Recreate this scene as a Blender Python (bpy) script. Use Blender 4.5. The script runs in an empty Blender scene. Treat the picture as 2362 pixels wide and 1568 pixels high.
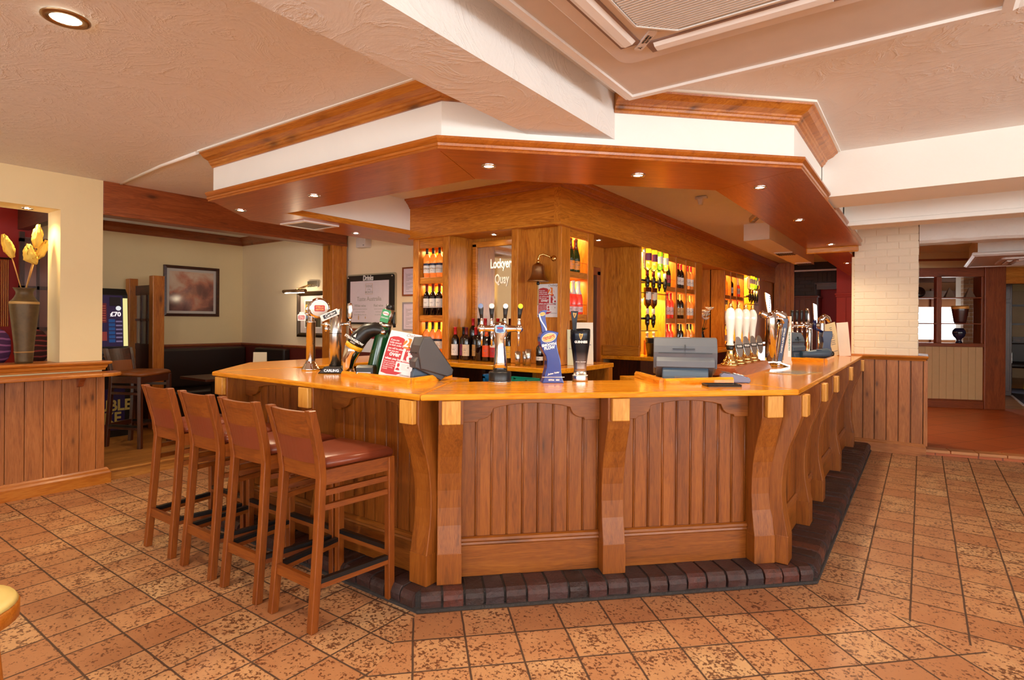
# traditional pub bar: timber counter, canopy and back bar
import bpy, bmesh, math, random
from mathutils import Vector, Matrix
random.seed(7)
SC = bpy.context.scene
COL = SC.collection
R = math.radians
S2 = math.sqrt(2.0)

# ------------------------------------------------------------------ mesh builder
class MB:
    def __init__(s):
        s.b = bmesh.new()
    def box(s, x0, x1, y0, y1, z0, z1, bev=0.0, M=None):
        x0, x1 = min(x0, x1), max(x0, x1); y0, y1 = min(y0, y1), max(y0, y1); z0, z1 = min(z0, z1), max(z0, z1)
        vs = [s.b.verts.new((x, y, z)) for z in (z0, z1) for y in (y0, y1) for x in (x0, x1)]
        fs = [s.b.faces.new([vs[i] for i in q]) for q in ((0, 2, 3, 1), (4, 5, 7, 6), (0, 1, 5, 4), (1, 3, 7, 5), (3, 2, 6, 7), (2, 0, 4, 6))]
        if bev > 0:
            bev = min(bev, .45*min(x1-x0, y1-y0, z1-z0))
            es = list({e for f in fs for e in f.edges})
            r = bmesh.ops.bevel(s.b, geom=es, offset=bev, segments=2, affect='EDGES', profile=.5)
            vs = list({v for f in r['faces'] for v in f.verts} | {v for v in vs if v.is_valid})
        if M is not None:
            for v in vs: v.co = M @ v.co
        return s
    def prism(s, poly, a, b, ax='z', bev=0.0, M=None):
        """extrude a 2D polygon along an axis; ax z:(x,y) y:(x,z) x:(y,z)"""
        def P(p, t):
            return (p[0], p[1], t) if ax == 'z' else ((p[0], t, p[1]) if ax == 'y' else (t, p[0], p[1]))
        va = [s.b.verts.new(P(p, a)) for p in poly]; vb = [s.b.verts.new(P(p, b)) for p in poly]
        n = len(poly)
        fs = [s.b.faces.new(va), s.b.faces.new(vb[::-1])]
        for i in range(n):
            fs.append(s.b.faces.new([va[i], vb[i], vb[(i+1) % n], va[(i+1) % n]]))
        bmesh.ops.recalc_face_normals(s.b, faces=fs)
        vs = va+vb
        if bev > 0:
            es = list({e for f in fs[:2] for e in f.edges})
            r = bmesh.ops.bevel(s.b, geom=es, offset=bev, segments=2, affect='EDGES', profile=.5)
            vs = list({v for f in r['faces'] for v in f.verts} | {v for v in vs if v.is_valid})
        if M is not None:
            for v in vs: v.co = M @ v.co
        return s
    def lathe(s, prof, c=(0, 0, 0), seg=20, M=None, squash=1.0, cap=True):
        rings = []
        vs = []
        for r, z in prof:
            if r < 1e-5:
                v = [s.b.verts.new((c[0], c[1], c[2]+z))]
            else:
                v = [s.b.verts.new((c[0]+r*math.cos(2*math.pi*i/seg), c[1]+squash*r*math.sin(2*math.pi*i/seg), c[2]+z)) for i in range(seg)]
            rings.append(v); vs += v
        for a, b in zip(rings, rings[1:]):
            if len(a) == 1 and len(b) == 1: continue
            for i in range(seg):
                j = (i+1) % seg
                f = [a[0], b[j], b[i]] if len(a) == 1 else ([a[i], a[j], b[0]] if len(b) == 1 else [a[i], a[j], b[j], b[i]])
                try: s.b.faces.new(f).smooth = True
                except ValueError: pass
        if cap and len(rings[0]) > 1: s.b.faces.new(rings[0][::-1])
        if cap and len(rings[-1]) > 1: s.b.faces.new(rings[-1])
        if M is not None:
            for v in vs: v.co = M @ v.co
        return s
    def tube(s, pts, r, seg=8, cap=True, M=None):
        pts = [Vector(p) for p in pts]
        rr = r if isinstance(r, (list, tuple)) else [r]*len(pts)
        rings = []; up = Vector((0, 0, 1))
        n0 = None
        for i, p in enumerate(pts):
            t = (pts[min(i+1, len(pts)-1)]-pts[max(i-1, 0)]).normalized()
            if n0 is None:
                n0 = t.cross(up) if abs(t.z) < .95 else t.cross(Vector((1, 0, 0)))
            n0 = (n0 - t*n0.dot(t)).normalized(); b0 = t.cross(n0)
            rings.append([s.b.verts.new(p+(n0*math.cos(2*math.pi*k/seg)+b0*math.sin(2*math.pi*k/seg))*rr[i]) for k in range(seg)])
        for a, b in zip(rings, rings[1:]):
            for k in range(seg):
                f = s.b.faces.new([a[k], a[(k+1) % seg], b[(k+1) % seg], b[k]]); f.smooth = True
        if cap:
            s.b.faces.new(rings[0][::-1]); s.b.faces.new(rings[-1])
        if M is not None:
            for q in rings:
                for v in q: v.co = M @ v.co
        return s
    def sweep(s, path, prof, closed=False, cap=True):
        """profile of (out,z) swept along a plan path; out = right-hand side of travel, mitred"""
        n = len(path); P = [Vector((p[0], p[1])) for p in path]
        rows = []
        for i in range(n):
            if closed: a, b = P[i-1], P[(i+1) % n]
            else: a, b = (P[i-1] if i else None), (P[i+1] if i < n-1 else None)
            d1 = (P[i]-a).normalized() if a is not None else None
            d2 = (b-P[i]).normalized() if b is not None else None
            if d1 is None: d1 = d2
            if d2 is None: d2 = d1
            n1 = Vector((d1.y, -d1.x)); n2 = Vector((d2.y, -d2.x))
            m = (n1+n2).normalized(); m = m/max(.2, m.dot(n1))
            rows.append([s.b.verts.new((P[i].x+m.x*o, P[i].y+m.y*o, z)) for o, z in prof])
        k = len(prof); fs = []
        rng = range(n) if closed else range(n-1)
        for i in rng:
            a, b = rows[i], rows[(i+1) % n]
            for j in range(k):
                fs.append(s.b.faces.new([a[j], b[j], b[(j+1) % k], a[(j+1) % k]]))
        if cap and not closed:
            fs.append(s.b.faces.new(rows[0])); fs.append(s.b.faces.new(rows[-1][::-1]))
        bmesh.ops.recalc_face_normals(s.b, faces=fs)
        return s
    def sphere(s, c, r, seg=16, sx=1, sy=1, sz=1, M=None):
        res = bmesh.ops.create_uvsphere(s.b, u_segments=seg, v_segments=max(6, seg//2), radius=r)
        for v in res['verts']:
            v.co = Vector((v.co.x*sx+c[0], v.co.y*sy+c[1], v.co.z*sz+c[2]))
            if M is not None: v.co = M @ v.co
            for f in v.link_faces: f.smooth = True
        return s
    def loft(s, rings, cap=True, smooth=True):
        vr = [[s.b.verts.new(p) for p in r] for r in rings]; fs = []
        for a, b in zip(vr, vr[1:]):
            n = len(a)
            for k in range(n):
                f = s.b.faces.new([a[k], a[(k+1) % n], b[(k+1) % n], b[k]]); f.smooth = smooth; fs.append(f)
        if cap:
            fs.append(s.b.faces.new(vr[0][::-1])); fs.append(s.b.faces.new(vr[-1]))
        bmesh.ops.recalc_face_normals(s.b, faces=fs)
        return s
    def quad(s, a, b, c, d):
        s.b.faces.new([s.b.verts.new(p) for p in (a, b, c, d)]); return s
    def poly(s, pts):
        s.b.faces.new([s.b.verts.new(p) for p in pts]); return s

WM = {}     # world matrices of what has been built
def T(x, y, z=0.0): return Matrix.Translation((x, y, z))
def RZ(a): return Matrix.Rotation(a, 4, 'Z')
def RX(a): return Matrix.Rotation(a, 4, 'X')
def RY(a): return Matrix.Rotation(a, 4, 'Y')
def frame(o, ex, ey, ez):
    m = Matrix.Identity(4)
    for i, v in enumerate((ex, ey, ez)):
        for k in range(3): m[k][i] = v[k]
    for k in range(3): m[k][3] = o[k]
    return m

def obj(name, mb, mat, parent=None, M=None, label=None, smooth=None):
    """links ONE mesh object; coordinates are in frame M (default: the parent's frame, or the world)"""
    me = bpy.data.meshes.new(name)
    bm = mb.b if isinstance(mb, MB) else mb
    bm.to_mesh(me); bm.free()
    o = bpy.data.objects.new(name, me); COL.objects.link(o)
    for m in (mat if isinstance(mat, (list, tuple)) else [mat]): me.materials.append(m)
    if M is None: M = WM[parent.name] if parent is not None else Matrix.Identity(4)
    WM[o.name] = M.copy()
    if parent is not None:
        o.parent = parent; o.matrix_basis = WM[parent.name].inverted() @ M
    else: o.matrix_basis = M
    if smooth is not None:
        for p in me.polygons: p.use_smooth = smooth
    if label: o['label'] = label
    return o
def tag(o, label, cat, group=None):
    o['label'] = label; o['category'] = cat
    if group: o['group'] = group
    return o
def thing(name, label, cat, M, group=None):
    o = bpy.data.objects.new(name, None); COL.objects.link(o)
    o.empty_display_size = .1
    WM[o.name] = M.copy(); o.matrix_basis = M
    return tag(o, label, cat, group)
def struct(name, mb, mat, M=None, parent=None):
    o = obj(name, mb, mat, parent, M)
    if parent is None: o['kind'] = 'structure'
    return o
def dup(root, M, label, group=None):
    """a copy of a thing with copies of its parts and sub-parts (mesh data shared)"""
    r = root.copy(); COL.objects.link(r); WM[r.name] = M.copy(); r.matrix_basis = M
    r['label'] = label
    if group: r['group'] = group
    for ch in list(root.children):
        c = ch.copy(); COL.objects.link(c); c.parent = r
        WM[c.name] = M
        for g in list(ch.children):
            d = g.copy(); COL.objects.link(d); d.parent = c
    return r
_tc = {}
def text_mb(txt, size, depth=.0006, align='CENTER', bold=0.0, shear=0.0, font=None, sx=1.0):
    """lettering as a mesh in the xy plane, centred on its baseline origin"""
    cu = bpy.data.curves.new('t', 'FONT'); cu.body = txt; cu.size = size; cu.align_x = align; cu.align_y = 'CENTER'
    cu.extrude = depth; cu.offset = bold; cu.shear = shear; cu.resolution_u = 3
    o = bpy.data.objects.new('t', cu)
    me = bpy.data.meshes.new_from_object(o)
    m = MB(); m.b.from_mesh(me)
    if sx != 1.0:
        for v in m.b.verts: v.co.x *= sx
    bpy.data.objects.remove(o); bpy.data.curves.remove(cu); bpy.data.meshes.remove(me)
    return m
def arc(cx, cy, r, a0, a1, n):
    return [(cx+r*math.cos(R(a0+(a1-a0)*i/n)), cy+r*math.sin(R(a0+(a1-a0)*i/n))) for i in range(n+1)]
def rrect(x0, x1, y0, y1, r, n=4):
    return arc(x1-r, y1-r, r, 0, 90, n)+arc(x0+r, y1-r, r, 90, 180, n)+arc(x0+r, y0+r, r, 180, 270, n)+arc(x1-r, y0+r, r, 270, 360, n)
def ell(cx, cy, rx, ry, n=28):
    return [(cx+rx*math.cos(2*math.pi*i/n), cy+ry*math.sin(2*math.pi*i/n)) for i in range(n)]
ORD = ['leftmost', 'second from left', 'third from left', 'fourth from left', 'fifth from left', 'sixth from left', 'seventh from left', 'eighth from left', 'ninth from left', 'tenth from left']

# ------------------------------------------------------------------ materials
def srgb(r, g, b):
    f = lambda c: (c/255/12.92) if c <= 10 else ((c/255+.055)/1.055)**2.4
    return (f(r), f(g), f(b), 1)
class NT:
    def __init__(s, name):
        s.m = bpy.data.materials.new(name); s.m.use_nodes = True
        s.t = s.m.node_tree; s.bs = s.t.nodes['Principled BSDF']
    def n(s, typ, **k):
        nd = s.t.nodes.new('ShaderNode'+typ)
        for a, v in k.items():
            if a.startswith('i_'):
                key = a[2:]; key = int(key) if key.isdigit() else key.replace('_', ' ')
                nd.inputs[key].default_value = v
            else: setattr(nd, a, v)
        return nd
    def l(s, a, b): s.t.links.new(a, b)
    def math(s, op, a, b=None, c=None):
        nd = s.n('Math', operation=op)
        for i, v in enumerate((a, b, c)):
            if v is None: continue
            if isinstance(v, (int, float)): nd.inputs[i].default_value = v
            else: s.l(v, nd.inputs[i])
        return nd.outputs[0]
    def mix(s, fac, a, b, typ='MIX'):
        nd = s.n('Mix', data_type='RGBA', blend_type=typ)
        for i, v in ((0, fac), (6, a), (7, b)):
            if isinstance(v, (int, float, tuple)): nd.inputs[i].default_value = v
            else: s.l(v, nd.inputs[i])
        return nd.outputs[2]
    def ramp(s, fac, stops, interp='LINEAR'):
        nd = s.n('ValToRGB'); nd.color_ramp.interpolation = interp
        e = nd.color_ramp.elements
        while len(e) < len(stops): e.new(.5)
        for i, (p, c) in enumerate(stops): e[i].position = p; e[i].color = c
        s.l(fac, nd.inputs[0]); return nd.outputs[0]
    def coords(s, kind='Object'):
        return s.n('TexCoord').outputs[kind]
    def bump(s, h, strength=.2, dist=.01):
        b = s.n('Bump'); b.inputs['Strength'].default_value = strength; b.inputs['Distance'].default_value = dist
        s.l(h, b.inputs['Height']); s.l(b.outputs[0], s.bs.inputs['Normal'])
    def set(s, **k):
        for a, v in k.items():
            key = a.replace('_', ' ')
            if isinstance(v, (int, float, tuple)): s.bs.inputs[key].default_value = v
            else: s.l(v, s.bs.inputs[key])
        return s
def plain(name, col, rough=.5, metal=0.0, **k):
    t = NT(name); t.set(Base_Color=col, Roughness=rough, Metallic=metal, **k)
    nz = t.n('TexNoise', i_Scale=14.0, i_Detail=3.0); t.l(t.coords(), nz.inputs['Vector'])
    c2 = tuple(c*.86 for c in col[:3])+(1,)
    t.set(Base_Color=t.mix(t.math('MULTIPLY', nz.outputs[0], .7), col, c2))
    return t.m
_wood = {}
def wood(kind, ax='z', plank=None):
    """varnished timber; ax = grain direction; plank = (across axis, board width)"""
    key = (kind, ax, plank)
    if key in _wood: return _wood[key]
    pal = dict(oak=((214, 142, 52), (192, 116, 32), (146, 78, 16), .30, 0, .42),
               pine=((204, 132, 50), (182, 104, 28), (132, 66, 14), .36, 1, .22),
               front=((164, 96, 32), (138, 74, 20), (92, 44, 9), .36, 1, .16),
               dado=((192, 126, 70), (168, 102, 50), (120, 66, 28), .45, 2, .16),
               top=((240, 168, 50), (226, 142, 26), (190, 102, 12), .14, 0, .30),
               block=((232, 172, 86), (216, 150, 60), (184, 114, 36), .35, 0, .30),
               soffit=((190, 110, 36), (168, 90, 24), (134, 66, 14), .28, 0, .26),
               stool=((152, 82, 26), (130, 64, 18), (94, 42, 9), .34, 0, .22),
               dark=((92, 44, 22), (66, 30, 14), (36, 16, 8), .35, 0, .3),
               red=((166, 88, 42), (140, 68, 28), (98, 42, 16), .35, 1, .25),
               floorb=((196, 140, 70), (170, 112, 50), (120, 72, 28), .4, 0, .3))[kind]
    t = NT('wood_%s_%s%s' % (kind, ax, '_boards' if plank else ''))
    co = t.coords(); oi = t.n('ObjectInfo').outputs['Random']
    sep = t.n('SeparateXYZ'); t.l(co, sep.inputs[0])
    comp = {'x': sep.outputs[0], 'y': sep.outputs[1], 'z': sep.outputs[2]}
    off = t.math('MULTIPLY', oi, 37.0)
    pid = None
    if plank:
        pid = t.math('FLOOR', t.math('DIVIDE', comp[plank[0]], plank[1]))
        wn = t.n('TexWhiteNoise', noise_dimensions='1D'); t.l(t.math('ADD', pid, off), wn.inputs['W'])
        off = t.math('ADD', off, t.math('MULTIPLY', wn.outputs[0], 20.0))
    cb = t.n('CombineXYZ')
    for i, a in enumerate('xyz'):
        v = t.math('MULTIPLY', comp[a], .09) if a == ax else comp[a]
        t.l(t.math('ADD', v, off), cb.inputs[i])
    n1 = t.n('TexNoise', i_Scale=19.0, i_Detail=4.0, i_Roughness=.6, i_Distortion=.7); t.l(cb.outputs[0], n1.inputs['Vector'])
    # growth rings folded out of the noise give cathedral figure
    ring = t.math('ABSOLUTE', t.math('SUBTRACT', t.math('FRACT', t.math('MULTIPLY', n1.outputs[0], 7.0)), .5))
    n2 = t.n('TexNoise', i_Scale=170.0, i_Detail=2.0); t.l(cb.outputs[0], n2.inputs['Vector'])
    fac = t.math('ADD', t.math('ADD', t.math('MULTIPLY', n1.outputs[0], .5), t.math('MULTIPLY', t.math('SUBTRACT', ring, .25), pal[5])), t.math('ADD', .20, t.math('MULTIPLY', n2.outputs[0], .3)))
    a, b, c = (srgb(*p) for p in pal[:3])
    col = t.ramp(fac, [(.36, c), (.58, b), (.80, a)])
    if pid is not None:
        col = t.mix(.75, col, t.ramp(wn.outputs[0], [(0, (.72, .64, .58, 1)), (.5, (.92, .89, .87, 1)), (1, (1.15, 1.12, 1.08, 1))]), 'MULTIPLY')
    if pal[4]:
        cb2 = t.n('CombineXYZ')
        for i, q in enumerate('xyz'):
            v = t.math('MULTIPLY', comp[q], 2.2 if q == ax else 6.5)
            t.l(t.math('ADD', v, off), cb2.inputs[i])
        vo = t.n('TexVoronoi', i_Scale=1.0 if pal[4] == 1 else 1.5, i_Randomness=1.0); t.l(cb2.outputs[0], vo.inputs['Vector'])
        k = t.ramp(vo.outputs['Distance'], [(.05, (1, 1, 1, 1)), (.13, (.35, .35, .35, 1)), (.26, (0, 0, 0, 1))])
        col = t.mix(t.math('MULTIPLY', k, .8), col, tuple(x*.35 for x in c[:3])+(1,))
    t.set(Base_Color=col, Roughness=pal[3], Coat_Weight=.12, Coat_Roughness=.2)
    t.bump(fac, .06, .003)
    _wood[key] = t.m
    return t.m
def metal(name, col, rough=.15):
    t = NT(name); nz = t.n('TexNoise', i_Scale=30.0, i_Detail=2.0); t.l(t.coords(), nz.inputs['Vector'])
    t.set(Base_Color=col, Metallic=1.0, Roughness=t.math('ADD', t.math('MULTIPLY', nz.outputs[0], .08), rough)); return t.m
def plaster(name, col, sc=3.0, st=.5, col2=None, dist=.02):
    t = NT(name); co = t.coords()
    n1 = t.n('TexNoise', i_Scale=sc, i_Detail=6.0, i_Roughness=.6, i_Distortion=2.5); t.l(co, n1.inputs['Vector'])
    n2 = t.n('TexNoise', i_Scale=sc*9, i_Detail=3.0); t.l(co, n2.inputs['Vector'])
    ridge = t.math('ABSOLUTE', t.math('SUBTRACT', n1.outputs[0], .5))
    sw = t.ramp(ridge, [(0, (1, 1, 1, 1)), (.035, (.25, .25, .25, 1)), (.2, (0, 0, 0, 1))])
    h = t.math('ADD', t.math('MULTIPLY', sw, .8), t.math('MULTIPLY', n2.outputs[0], .25))
    c2 = col2 or tuple(c*.93 for c in col[:3])+(1,)
    t.set(Base_Color=t.mix(n1.outputs[0], col, c2), Roughness=.75); t.bump(h, st, dist)
    return t.m
def glassy(name, col, tr=1.0, rough=.03, ior=1.45, **k):
    t = NT(name); t.set(Base_Color=col, Roughness=rough, Transmission_Weight=tr, IOR=ior, **k)
    return t.m
def emit(name, col, st):
    t = NT(name); t.set(Base_Color=(0, 0, 0, 1), Emission_Color=col, Emission_Strength=st); return t.m

M_PLAS = plaster('textured_plaster', srgb(238, 233, 228), 2.6, .22)
M_SMOOTH = plaster('smooth_white_plaster', srgb(250, 247, 240), 1.5, .04)
M_CREAM = plaster('cream_paint', srgb(238, 214, 164), 1.2, .05)
M_CREAM2 = plaster('pale_cream_paint', srgb(248, 226, 190), 1.2, .05)
M_WHITE = plain('white_gloss_paint', srgb(238, 232, 226), .3)
M_PLASTIC = plain('white_plastic', srgb(226, 216, 210), .35)
M_RED = plain('red_wall_paint', srgb(176, 36, 30), .5)
M_MAROON = plain('maroon_panel', srgb(96, 28, 20), .45)
M_CHROME = metal('chrome', (.82, .82, .84, 1), .05)
M_STEEL = metal('brushed_steel', (.62, .61, .60, 1), .22)
M_BRASS = metal('brass', (.86, .58, .22, 1), .1)
M_BRONZE = metal('aged_bronze', (.42, .26, .13, 1), .28)
M_BLACK = plain('black_plastic', srgb(22, 20, 20), .35)
M_DARKMET = plain('dark_metal', srgb(50, 44, 40), .4, .6)
M_GREY = plain('grey_till_plastic', srgb(96, 102, 112), .42)
M_GREYD = plain('dark_grey_till_plastic', srgb(66, 64, 66), .42)
M_GREYB = plain('blue_grey_plastic', srgb(70, 92, 112), .4)
M_PAPER = plain('paper_white', srgb(240, 238, 244), .6)
M_INK = plain('grey_ink', srgb(120, 116, 124), .7)
M_INKL = plain('pale_grey_ink', srgb(176, 168, 164), .7)
M_PRED = plain('poster_red', srgb(190, 52, 62), .55)
M_ORANGE = plain('poster_orange', srgb(240, 134, 60), .55)
M_GOLD = plain('gold_print', srgb(228, 170, 90), .4, .3)
M_LEATH = plain('brown_leather', srgb(128, 58, 34), .32)
M_LEATHD = plain('dark_leather', srgb(36, 20, 14), .4)
M_BLUE = plain('blue_gloss', srgb(20, 58, 150), .2, Coat_Weight=.5)
M_NAVY = plain('navy_blue', srgb(16, 26, 78), .25)
M_PORC = plain('white_porcelain', srgb(244, 240, 232), .12, Coat_Weight=.6)
M_GLASSW = glassy('clear_glass', (.95, .97, .96, 1))
M_PANE = glassy('window_glass', (1, 1, 1, 1), 1.0, .0, 1.02)
M_MIRROR = metal('mirror_glass', (.80, .76, .72, 1), .01)
M_LAMP = emit('lamp_lit', (1, .82, .58, 1), 60.0)
M_LAMPC = emit('lamp_lit_cool', (1, .93, .8, 1), 90.0)
# ------------------------------------------------------------------ levels and plan lines (metres, camera at x=y=0)
ZC = 1.07        # bar top
ZS = 2.277       # underside of the canopy
ZH = 2.62        # ceiling
KC = -4.0        # bar-top chamfer  x-y
KF = -4.045      # canopy fascia chamfer x-y

# ------------------------------------------------------------------ floor tiles
def tile_mat():
    t = NT('terracotta_tiles'); uv = t.n('UVMap', uv_map='tiles').outputs[0]
    sp = t.n('SeparateXYZ'); t.l(uv, sp.inputs[0])
    co = t.coords()
    wob = t.n('TexNoise', i_Scale=9.0, i_Detail=2.0); t.l(co, wob.inputs['Vector'])
    w = t.math('MULTIPLY', t.math('SUBTRACT', wob.outputs[0], .5), .022)
    u = t.math('ADD', sp.outputs[0], w); v = t.math('ADD', sp.outputs[1], w)
    def edge(a):
        f = t.math('FRACT', a); return t.math('SUBTRACT', .5, t.math('ABSOLUTE', t.math('SUBTRACT', f, .5)))
    e = t.math('MINIMUM', edge(u), edge(v))
    g = t.ramp(e, [(.014, (1, 1, 1, 1)), (.026, (0, 0, 0, 1))])
    cid = t.n('CombineXYZ'); t.l(t.math('FLOOR', u), cid.inputs[0]); t.l(t.math('FLOOR', v), cid.inputs[1])
    wn = t.n('TexWhiteNoise', noise_dimensions='3D'); t.l(cid.outputs[0], wn.inputs['Vector'])
    base = t.ramp(wn.outputs[0], [(0, srgb(184, 126, 84)), (.35, srgb(204, 150, 104)), (.7, srgb(212, 162, 114)), (1, srgb(224, 182, 132))])
    cl = t.n('TexNoise', i_Scale=5.0, i_Detail=4.0); t.l(co, cl.inputs['Vector'])
    base = t.mix(t.ramp(cl.outputs[0], [(.38, (0, 0, 0, 1)), (.65, (.5, .5, .5, 1))]), base, srgb(178, 116, 76))
    ad = t.n('VectorMath', operation='ADD'); t.l(co, ad.inputs[0]); t.l(wn.outputs['Color'], ad.inputs[1])
    pit = t.n('TexNoise', i_Scale=62.0, i_Detail=3.0, i_Roughness=.62); t.l(ad.outputs[0], pit.inputs['Vector'])
    clump = t.n('TexNoise', i_Scale=13.0, i_Detail=2.0); t.l(ad.outputs[0], clump.inputs['Vector'])
    amt = t.math('ADD', t.math('MULTIPLY', clump.outputs[0], .30), t.math('MULTIPLY', wn.outputs[0], .07))
    pk = t.ramp(t.math('ADD', pit.outputs[0], amt), [(.72, (0, 0, 0, 1)), (.79, (1, 1, 1, 1))])
    col = t.mix(t.math('MULTIPLY', pk, .85), base, srgb(92, 46, 26))
    col = t.mix(g, col, srgb(84, 58, 40))
    t.set(Base_Color=col, Roughness=t.math('ADD', .36, t.math('MULTIPLY', g, .4)))
    t.bump(t.math('SUBTRACT', t.math('SUBTRACT', 1.0, t.math('MULTIPLY', pk, .25)), g), .35, .004)
    return t.m
fm = MB(); uvl = fm.b.loops.layers.uv.new('tiles')
def fpoly(pts, fn):
    f = fm.b.faces.new([fm.b.verts.new((x, y, 0)) for x, y in pts])
    for l in f.loops: l[uvl].uv = fn(l.vert.co.x, l.vert.co.y)
FL = lambda x, y: ((x+3.859)/.2265, (y-1.095)/.2225)
FF = lambda x, y: (((x+y)/S2-.69)/.2335, ((x-y)/S2+2.60)/.2335)
FR = lambda x, y: ((x+.04)/.2235, (y-5.025)/.234)
fpoly([(-5.83, -3.6), (.354, -3.6), (-2.005, 2.02), (-2.005, 4.6), (-5.83, 4.6)], FL)
fpoly([(.354, -3.6), (5.6, -3.6), (5.6, 1.03), (-.47, 3.55), (-2.005, 2.02)], FF)
fpoly([(-.47, 3.55), (5.6, 1.03), (5.6, 16.5), (-.47, 16.5)], FR)
fpoly([(-2.005, 2.02), (-.47, 3.55), (-.47, 16.5), (-4.2, 16.5), (-4.2, 4.6), (-2.005, 4.6)], FL)
struct('floor', fm, tile_mat())

# raised wooden floor of the snug at the left, with its step
m = MB(); m.box(-8.4, -5.82, 1.94, 4.7, 0, .1); m.box(-8.4, -5.80, 1.94, 4.7, .085, .102, .004)
m.box(-9.2, -6.12, -1.0, 1.94, 0, .1)
struct('floor', m, wood('floorb', 'y', ('x', .12)))

# raised terracotta floor behind the brick pillar with a tile nosing (front edge runs slightly askew)
SE = (.974, .225)          # direction of the step front edge
def sp_(s, d): return (-.02+SE[0]*s-SE[1]*d, 7.73+SE[1]*s+SE[0]*d)
t2 = NT('diagonal_quarry_tiles'); uvv = t2.coords('Object'); mp = t2.n('Mapping'); mp.inputs['Rotation'].default_value = (0, 0, R(32)); mp.inputs['Scale'].default_value = (2.4, 2.4, 2.4)
t2.l(uvv, mp.inputs[0]); br = t2.n('TexBrick', offset=0.0); t2.l(mp.outputs[0], br.inputs['Vector'])
br.inputs['Scale'].default_value = 1.0; br.inputs['Brick Width'].default_value = 1.0; br.inputs['Row Height'].default_value = 1.0; br.inputs['Mortar Size'].default_value = .012
br.inputs['Color1'].default_value = srgb(196, 104, 54); br.inputs['Color2'].default_value = srgb(186, 94, 46); br.inputs['Mortar'].default_value = srgb(130, 66, 34)
t2.set(Base_Color=br.outputs[0], Roughness=.42)
m = MB(); m.prism([sp_(-.2, .16), sp_(6, .16), sp_(6, 13), sp_(-.2, 13)], 0, .06)
m.prism([sp_(-.2, .02), sp_(6, .02), sp_(6, .16), sp_(-.2, .16)], 0, .045)
struct('floor', m, t2.m)
m = MB()
for i in range(14): m.prism([sp_(-.2+i*.245, 0), sp_(.035+i*.245, 0), sp_(.035+i*.245, .155), sp_(-.2+i*.245, .155)], .03, .062, bev=.004)
struct('trim_1', m, plain('nosing_tiles', srgb(206, 140, 88), .4))

# ------------------------------------------------------------------ ceiling
m = MB(); NX, NY = 44, 44
def cz(x, y):
    k = max(0.0, min(1.0, (-4.2-x)/1.6)); k = k*k*(3-2*k)
    return ZH+.012*k+.004*math.sin(x*1.7+y*.9)
vs = [[m.b.verts.new((-9.4+15.0*i/NX, -3.6+20.1*j/NY, cz(-9.4+15.0*i/NX, -3.6+20.1*j/NY))) for j in range(NY+1)] for i in range(NX+1)]
for i in range(NX):
    for j in range(NY):
        f = m.b.faces.new([vs[i][j], vs[i][j+1], vs[i+1][j+1], vs[i+1][j]]); f.smooth = True
struct('ceiling', m, M_PLAS)
m = MB(); m.tube([(-4.2, 2.0, 2.618), (-4.8, 2.02, 2.622), (-5.78, 2.1, 2.628)], .014, 6)
struct('trim_2', m, M_SMOOTH)

# ------------------------------------------------------------------ outer shell with unseen windows added to light the room
def wall_with_holes(x0, x1, z0, z1, holes):
    """rectangles left over in the (s,z) plane after cutting window holes"""
    xs = sorted({x0, x1} | {h[0] for h in holes} | {h[1] for h in holes}); out = []
    for a, b in zip(xs, xs[1:]):
        hs = sorted([(h[2], h[3]) for h in holes if h[0] <= a and h[1] >= b]); z = z0
        for p, q in hs:
            if p > z: out.append((a, b, z, p))
            z = q
        if z < z1: out.append((a, b, z, z1))
    return out
WR = [(-3.6, -1.9, .95, 2.35), (-.9, 1.0, .95, 2.35), (1.8, 3.6, .95, 2.35)]     # unseen openings, added behind the camera for frontal light
WE = [(-2.6, -.9, .95, 2.35), (.0, 1.9, .95, 2.35), (2.8, 4.6, .95, 2.35)]       # unseen openings, added on the right for light on the bar front
m = MB()
for a, b, c, d in wall_with_holes(-9.4, 5.8, 0, 2.75, WR): m.box(a, b, -3.8, -3.6, c, d)
struct('wall_rear', m, M_CREAM2)
m = MB()
for a, b, c, d in wall_with_holes(-3.8, 16.6, 0, 2.75, WE): m.box(5.6, 5.8, a, b, c, d)
struct('wall_right', m, M_CREAM2)
wn_ = 0
for hs, ax in ((WR, 'y'), (WE, 'x')):
    for (a, b, c, d) in hs:
        wn_ += 1; m = MB()
        for (p, q, r_, s_) in ((a, b, c, c+.06), (a, b, d-.06, d), (a, a+.06, c, d), (b-.06, b, c, d), ((a+b)/2-.025, (a+b)/2+.025, c, d), (a, b, (c+d)/2-.02, (c+d)/2+.02)):
            if ax == 'y': m.box(p, q, -3.73, -3.67, r_, s_)
            else: m.box(5.67, 5.73, p, q, r_, s_)
        struct('window_%d' % wn_, m, M_WHITE)  # out-of-view windows, added for their light

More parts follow.
